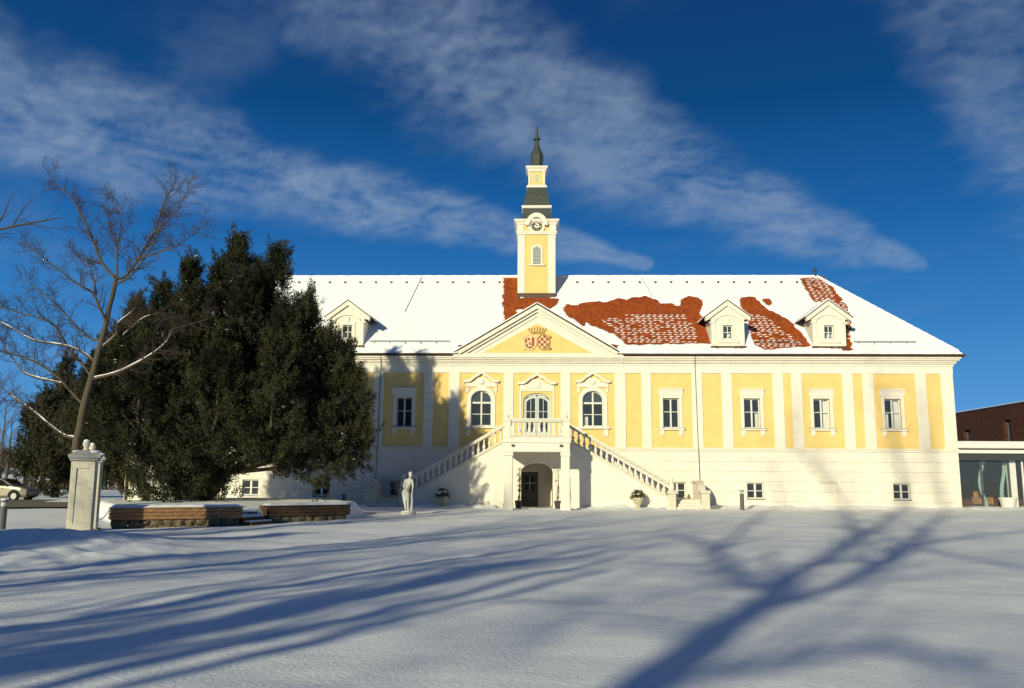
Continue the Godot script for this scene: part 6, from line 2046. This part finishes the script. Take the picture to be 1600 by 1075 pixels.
func make_annex() -> void:
	var t := thing("rust_brown_building", "flat-roofed modern building with rust brown walls and narrow windows", "building")
	var g := G.new()
	var holes := [[-19.0, -17.9, 3.9, 5.9], [-12.9, -11.9, 4.2, 6.3]]
	# the wall that faces the manor runs along z at x = 34
	var tmp := G.new()
	wall_with_openings(tmp, -40.0, 6.0, -0.3, 7.3, 0.0, 0.35, holes)
	var xf := Transform3D(Basis(Vector3(0, 0, 1), Vector3(0, 1, 0), Vector3(-1, 0, 0)), Vector3(34.0, 0, 0))
	for i in tmp.v.size():
		tmp.v[i] = xf * tmp.v[i]; tmp.n[i] = xf.basis * tmp.n[i]
	part("side_wall", tmp, M.rust, t)
	g.box(Vector3(34.36, -0.3, 5.7), Vector3(50, 7.3, 6.0)); g.box(Vector3(34.36, -0.3, -40), Vector3(50, 7.3, -39.7)); g.box(Vector3(49.7, -0.3, -39.69), Vector3(50, 7.3, 5.69))
	part("wall", g, M.rust, t)
	box_part("parapet", Vector3(33.94, 7.301, -40.05), Vector3(50.05, 7.40, 6.05), M.dark_fascia, t)
	box_part("roof_snow", Vector3(34.1, 7.401, -39.9), Vector3(49.9, 7.47, 5.9), M.snow, t)
	for h in holes:
		var w := node("window", t)
		g = G.new()
		g.box(Vector3(34.24, h[2], h[0]), Vector3(34.30, h[2] + 0.06, h[1])); g.box(Vector3(34.24, h[3] - 0.06, h[0]), Vector3(34.30, h[3], h[1]))
		g.box(Vector3(34.24, h[2] + 0.06, h[0]), Vector3(34.30, h[3] - 0.06, h[0] + 0.06)); g.box(Vector3(34.24, h[2] + 0.06, h[1] - 0.06), Vector3(34.30, h[3] - 0.06, h[1]))
		part("frame", g, M.grey_metal, w)
		g = G.new()
		g.quad(Vector3(34.27, h[2], h[0]), Vector3(34.27, h[2], h[1]), Vector3(34.27, h[3], h[1]), Vector3(34.27, h[3], h[0]))
		part("pane", g, M.glass, w)
		box_part("blind", Vector3(34.5, h[2], h[0]), Vector3(34.52, h[3] - 0.3, h[1]), M.teal_glass, w)
	var p := thing("glass_pavilion", "low glazed pavilion with a white roof edge adjoining the manor", "pavilion")
	var x0 := 24.75; var x1 := 33.9; var zf := -1.2
	box_part("roof_edge", Vector3(x0, 3.45, -9.0), Vector3(x1, 3.66, zf + 0.45), M.fascia, p, 0.03)
	box_part("roof_edge", Vector3(x0, 3.74, -9.0), Vector3(x1, 4.10, zf + 0.62), M.fascia, p, 0.04)
	box_part("roof_joint", Vector3(x0 + 0.02, 3.661, -8.9), Vector3(x1, 3.739, zf + 0.30), M.dark_fascia, p)
	box_part("roof_snow", Vector3(x0 + 0.1, 4.101, -8.9), Vector3(x1 - 0.1, 4.16, zf + 0.55), M.snow, p, 0.03)
	box_part("ceiling", Vector3(x0, 3.05, -8.9), Vector3(x1, 3.449, zf + 0.3), M.dark_fascia, p)
	box_part("back_wall", Vector3(x0, -0.2, -9.0), Vector3(x1, 3.04, -8.7), M.rust, p)
	box_part("floor", Vector3(x0, -0.2, -8.69), Vector3(x1, 0.22, zf - 0.1), M.parquet, p)
	var xs := [x0 + 0.05, 26.35, 27.95, 28.75, 30.5, 32.2, x1 - 0.1]
	for i in xs.size():
		box_part("post", Vector3(xs[i] - 0.04, 0.0, zf - 0.06), Vector3(xs[i] + 0.04, 3.049, zf + 0.04), M.grey_metal if i != 3 else M.fascia, p)
		if i < xs.size() - 1:
			g = G.new()
			g.quad(Vector3(xs[i] + 0.04, 0.2, zf), Vector3(xs[i + 1] - 0.04, 0.2, zf), Vector3(xs[i + 1] - 0.04, 3.05, zf), Vector3(xs[i] + 0.04, 3.05, zf))
			part("pane", g, M.glass, p)
	box_part("concrete_post", Vector3(28.05, -0.1, zf - 0.5), Vector3(28.45, 3.049, zf - 0.15), M.fascia, p)
	# wavy curtain strips behind the panes
	for q in [[25.0, 0.16, 0.15], [26.55, 0.22, 0.28], [27.75, 0.24, 0.22], [29.45, 0.34, 0.25], [29.95, 0.2, 0.3], [31.2, 0.3, 0.2]]:
		g = G.new()
		for k in 16:
			var ya := 0.25 + k * 2.8 / 16; var yb := 0.25 + (k + 1) * 2.8 / 16
			var da: float = sin(ya * 1.9 + q[0]) * q[2] * 0.6; var db: float = sin(yb * 1.9 + q[0]) * q[2] * 0.6
			var xa: float = q[0] + da; var xb: float = q[0] + db
			g.hexa([Vector3(xa, ya, zf - 0.55), Vector3(xa + q[1], ya, zf - 0.6), Vector3(xa + q[1], ya, zf - 0.63), Vector3(xa, ya, zf - 0.58), Vector3(xb, yb, zf - 0.55), Vector3(xb + q[1], yb, zf - 0.6), Vector3(xb + q[1], yb, zf - 0.63), Vector3(xb, yb, zf - 0.58)])
		part("curtain", g, M.teal_glass, p)
	var c := thing("lounge_chair", "orange brown armchair inside the glass pavilion", "chair", Vector3(27.2, 0.22, -3.0), 0.3)
	box_part("seat", Vector3(-0.35, 0.22, -0.35), Vector3(0.35, 0.45, 0.35), M.wood, c, 0.05)
	box_part("backrest", Vector3(-0.35, 0.451, -0.42), Vector3(0.35, 1.0, -0.25), M.wood, c, 0.05)
	for s in [-1, 1]:
		box_part("armrest", Vector3(s * 0.42 - 0.06, 0.22, -0.35), Vector3(s * 0.42 + 0.06, 0.65, 0.35), M.wood, c, 0.03)
		for e in [-1, 1]: box_part("leg", Vector3(s * 0.3 - 0.03, 0, e * 0.28 - 0.03), Vector3(s * 0.3 + 0.03, 0.22, e * 0.28 + 0.03), M.dark_wood, c)

func make_background() -> void:
	make_conifer("conifer", "tall brownish evergreen behind the young bare tree", Vector3(-25.0, 0.2, -2.0), 11.5, 3.4, 61, 15.0)
	make_conifer("conifer", "dark evergreen by the drive behind the parked car", Vector3(-37.5, 0.2, -16.0), 11.0, 3.2, 62, 12.0)
	make_conifer("conifer", "dark bushy evergreen close beside the manor's far corner", Vector3(-29.0, 0.2, -13.0), 9.5, 2.9, 63, 12.0)
	var wild := make_wild_tree("orchard_tree", "bare tree in the snowy orchard beyond the drive", Vector3(-40, 0.3, -58), 8.0, 91, true, "bare orchard trees", 2)
	var r := RandomNumberGenerator.new()
	r.seed = 17
	for i in 21:
		var c: Node3D = wild.duplicate()
		c.name = numbered("orchard_tree")
		add_child(c)
		var z := -50.0 - r.randf() * 60.0
		c.position = Vector3(-31.0 - i * 2.3 * (52.0 - z) / 105.0 - r.randf() * 2.0, gy(-40, z), z)
		c.rotation.y = r.randf() * TAU
		c.scale = Vector3.ONE * r.randf_range(0.7, 1.25)
	for i in 9:
		var c: Node3D = wild.duplicate()
		c.name = numbered("orchard_tree")
		add_child(c)
		var z := -14.0 - i * 4.0
		c.position = Vector3(-38.0 - r.randf() * 9.0 - i * 1.6, gy(-40, z), z)
		c.rotation.y = r.randf() * TAU
		c.scale = Vector3.ONE * r.randf_range(1.0, 1.4)
		tag(c, "bare tree growing between the parked car and the orchard", "tree", "bare trees behind the drive")
	var f := thing("paling_fence", "long grey paling fence across the snowy field", "fence", Vector3(0, gy(-60, -64), -64))
	for i in 150:
		box_part("pale", Vector3(-110 + i * 0.56, -0.1, -0.02), Vector3(-110 + i * 0.56 + 0.3, 1.15 + 0.05 * (i % 3), 0.02), M.far_wood, f)
	for y in [0.3, 0.9]: box_part("rail", Vector3(-110, y, -0.07), Vector3(-26, y + 0.09, -0.021), M.far_wood, f)
	# the wood along the horizon reads as one mass
	var xfs := []; var cols := []
	for i in 2600:
		var x := -330.0 + r.randf() * 320.0
		var h := 3.5 + 3.0 * lumps.get_noise_1d(x * 0.2) + 2.5 * r.randf()
		var z := -215.0 - r.randf() * 30.0
		var s := r.randf_range(3.0, 6.0)
		var up := Vector3(r.randf() - 0.5, r.randf() + 0.6, r.randf() - 0.5).normalized()
		var sx := up.cross(Vector3(r.randf() - 0.5, 0.1, r.randf() - 0.5)).normalized()
		xfs.append(Transform3D(Basis(sx * s, up * s, sx.cross(up) * s), Vector3(x, gy(x, z) + h * r.randf(), z)))
		cols.append(Color(0.055, 0.045, 0.038) * r.randf_range(0.6, 1.2))
	var wood := copies("distant_wood", leaf_spray(15, 16, 0.5, 0.34, 0.05), M.needles, xfs, cols, self)
	wood.set_meta("kind", "stuff")
	tag(wood, "far-off bare wood along the snowy horizon", "wood")


# ---------------------------------------------------------------- everything
func _ready() -> void:
	rng.seed = 2024
	var cam := Camera3D.new()
	cam.name = "camera"
	cam.fov = 42.94
	cam.far = 2000.0
	cam.near = 0.1
	add_child(cam)
	cam.position = Vector3(0.036, 1.6, 52.0)
	cam.basis = Basis(Vector3.UP, deg_to_rad(1.707)) * Basis(Vector3.RIGHT, deg_to_rad(8.977)) * Basis(Vector3.BACK, deg_to_rad(0.3625))
	cam.current = true
	var env := Environment.new()
	env.background_mode = Environment.BG_SKY
	env.sky = make_sky()
	env.tonemap_mode = Environment.TONE_MAPPER_LINEAR
	env.tonemap_exposure = 1.1
	env.background_energy_multiplier = 1.0
	env.sdfgi_enabled = true; env.ssao_enabled = true; env.ssil_enabled = true
	var we := WorldEnvironment.new()
	we.name = "environment"
	we.environment = env
	add_child(we)
	var sun := DirectionalLight3D.new()
	sun.name = "sun"
	sun.light_energy = 1.45
	sun.light_color = Color(1.0, 0.975, 0.83)
	sun.light_angular_distance = 0.7
	sun.shadow_enabled = true
	add_child(sun)
	var az := deg_to_rad(SUN_AZ); var el := deg_to_rad(SUN_EL)
	sun.basis = Basis.looking_at(Vector3(sin(az) * cos(el), -sin(el), -cos(az) * cos(el)), Vector3.UP)
	make_materials()
	make_ground()
	make_house()
	make_stairs()
	make_annex()
	make_seat_wall(Vector2(-14.04, 22.94), Vector2(-10.44, 20.66), M.wood, "reddish timber seat on a rough stone wall beside the gate piers", 1.0)
	make_garden_steps(Vector2(-10.15, 20.62), Vector2(-9.70, 19.27))
	make_seat_wall(Vector2(-9.94, 19.14), Vector2(-7.45, 16.57), M.dark_wood, "dark timber seat on stones at the bed's end towards the statue", 0.0)
	make_gate_pier(Vector3(-13.3, 0.0, 26.35), 0.40, "cream gate pier with ball finial, the one farther from the timber seat")
	make_gate_pier(Vector3(-14.38, 0.0, 23.9), 0.40, "cream gate pier with ball finial, the one next to the timber seat")
	make_statue()
	make_conifer("conifer", "broad evergreen beside the tall bare park trees", Vector3(-19.5, 0.0, 52.0), 7.5, 2.6, 64)
	make_bollard(11.2, 3.14, 1.05, "dark round bollard in the snow before the basement windows")
	make_bollard(-16.75, 24.5, 0.95, "dark round bollard near the gate piers by the drive")
	make_bollard(-10.0, 6.2, 0.95, "dark round bollard under the yew beside the manor wall")
	make_urn(-5.1, 4.15, "stone urn with snowy plants before the shaded stair flank", 5)
	make_urn(5.45, 4.15, "stone urn with snowy plants before the sunlit stair flank", 6)
	make_potted_shrub(-0.98, 4.6, "thin leafy shrub in a dark pot on the passage door's side", 7)
	make_potted_shrub(1.12, 4.9, "thin bare shrub in a dark pot at the sunlit side of the passage", 8)
	make_white_planter()
	make_car()
	make_yew()
	make_bare_tree()
	make_background()
	# trees of the park behind and beside the viewpoint; their shadows lie across the snow
	make_big_tree("park_tree", "tall bare park tree with a forked trunk behind the viewpoint", Vector2(-10.7, 70.0), SHADOW_A, 201, 0.55, 2.6)
	make_big_tree("park_tree", "tall bare park tree with one thick straight trunk", Vector2(-15.2, 67.8), [SHADOW_B1 + [true]], 202, 0.5, 2.8)
	make_big_tree("park_tree", "bare park tree with several slim stems", Vector2(-12.7, 64.6), [SHADOW_B2 + [true], SHADOW_B3 + [true], SHADOW_B4 + [true]], 203, 0.55, 1.7)
	make_wild_tree("park_tree", "bare park tree standing beyond the snow bank", Vector3(-15.0, 0.0, 54.5), 12.5, 204)
	make_wild_tree("park_tree", "bare park tree furthest along the drive", Vector3(-21.5, 0.0, 49.0), 12.0, 205)
	make_wild_tree("park_tree", "bare park tree next to the thick straight trunk", Vector3(-12.6, 0.0, 57.5), 12.5, 207)
	make_wild_tree("park_tree", "broad bare park tree at the back of the group", Vector3(-18.0, 0.0, 57.0), 14.0, 208)
	var near_tree := make_wild_tree("park_tree", "bare tree whose branch reaches over the drive", Vector3(-15.2, 0.0, 35.5), 11.0, 206, false, "tall bare trees of the park", 2)
	var g := G.new()
	var pts := smooth_line([Vector3(0.0, 5.2, 0.0), Vector3(2.0, 6.0, -0.4), Vector3(3.9, 6.7, -0.8), Vector3(5.2, 7.05, -1.0)])
	g.tube(pts, taper(pts.size(), 0.07, 0.01), 6)
	grow(g, pts.slice(4), taper(pts.size() - 4, 0.05, 0.01), 2, rng, 0.3, 0.9, 0.7, 0.3, 0.005)
	part("limb", g, M.bark, near_tree)
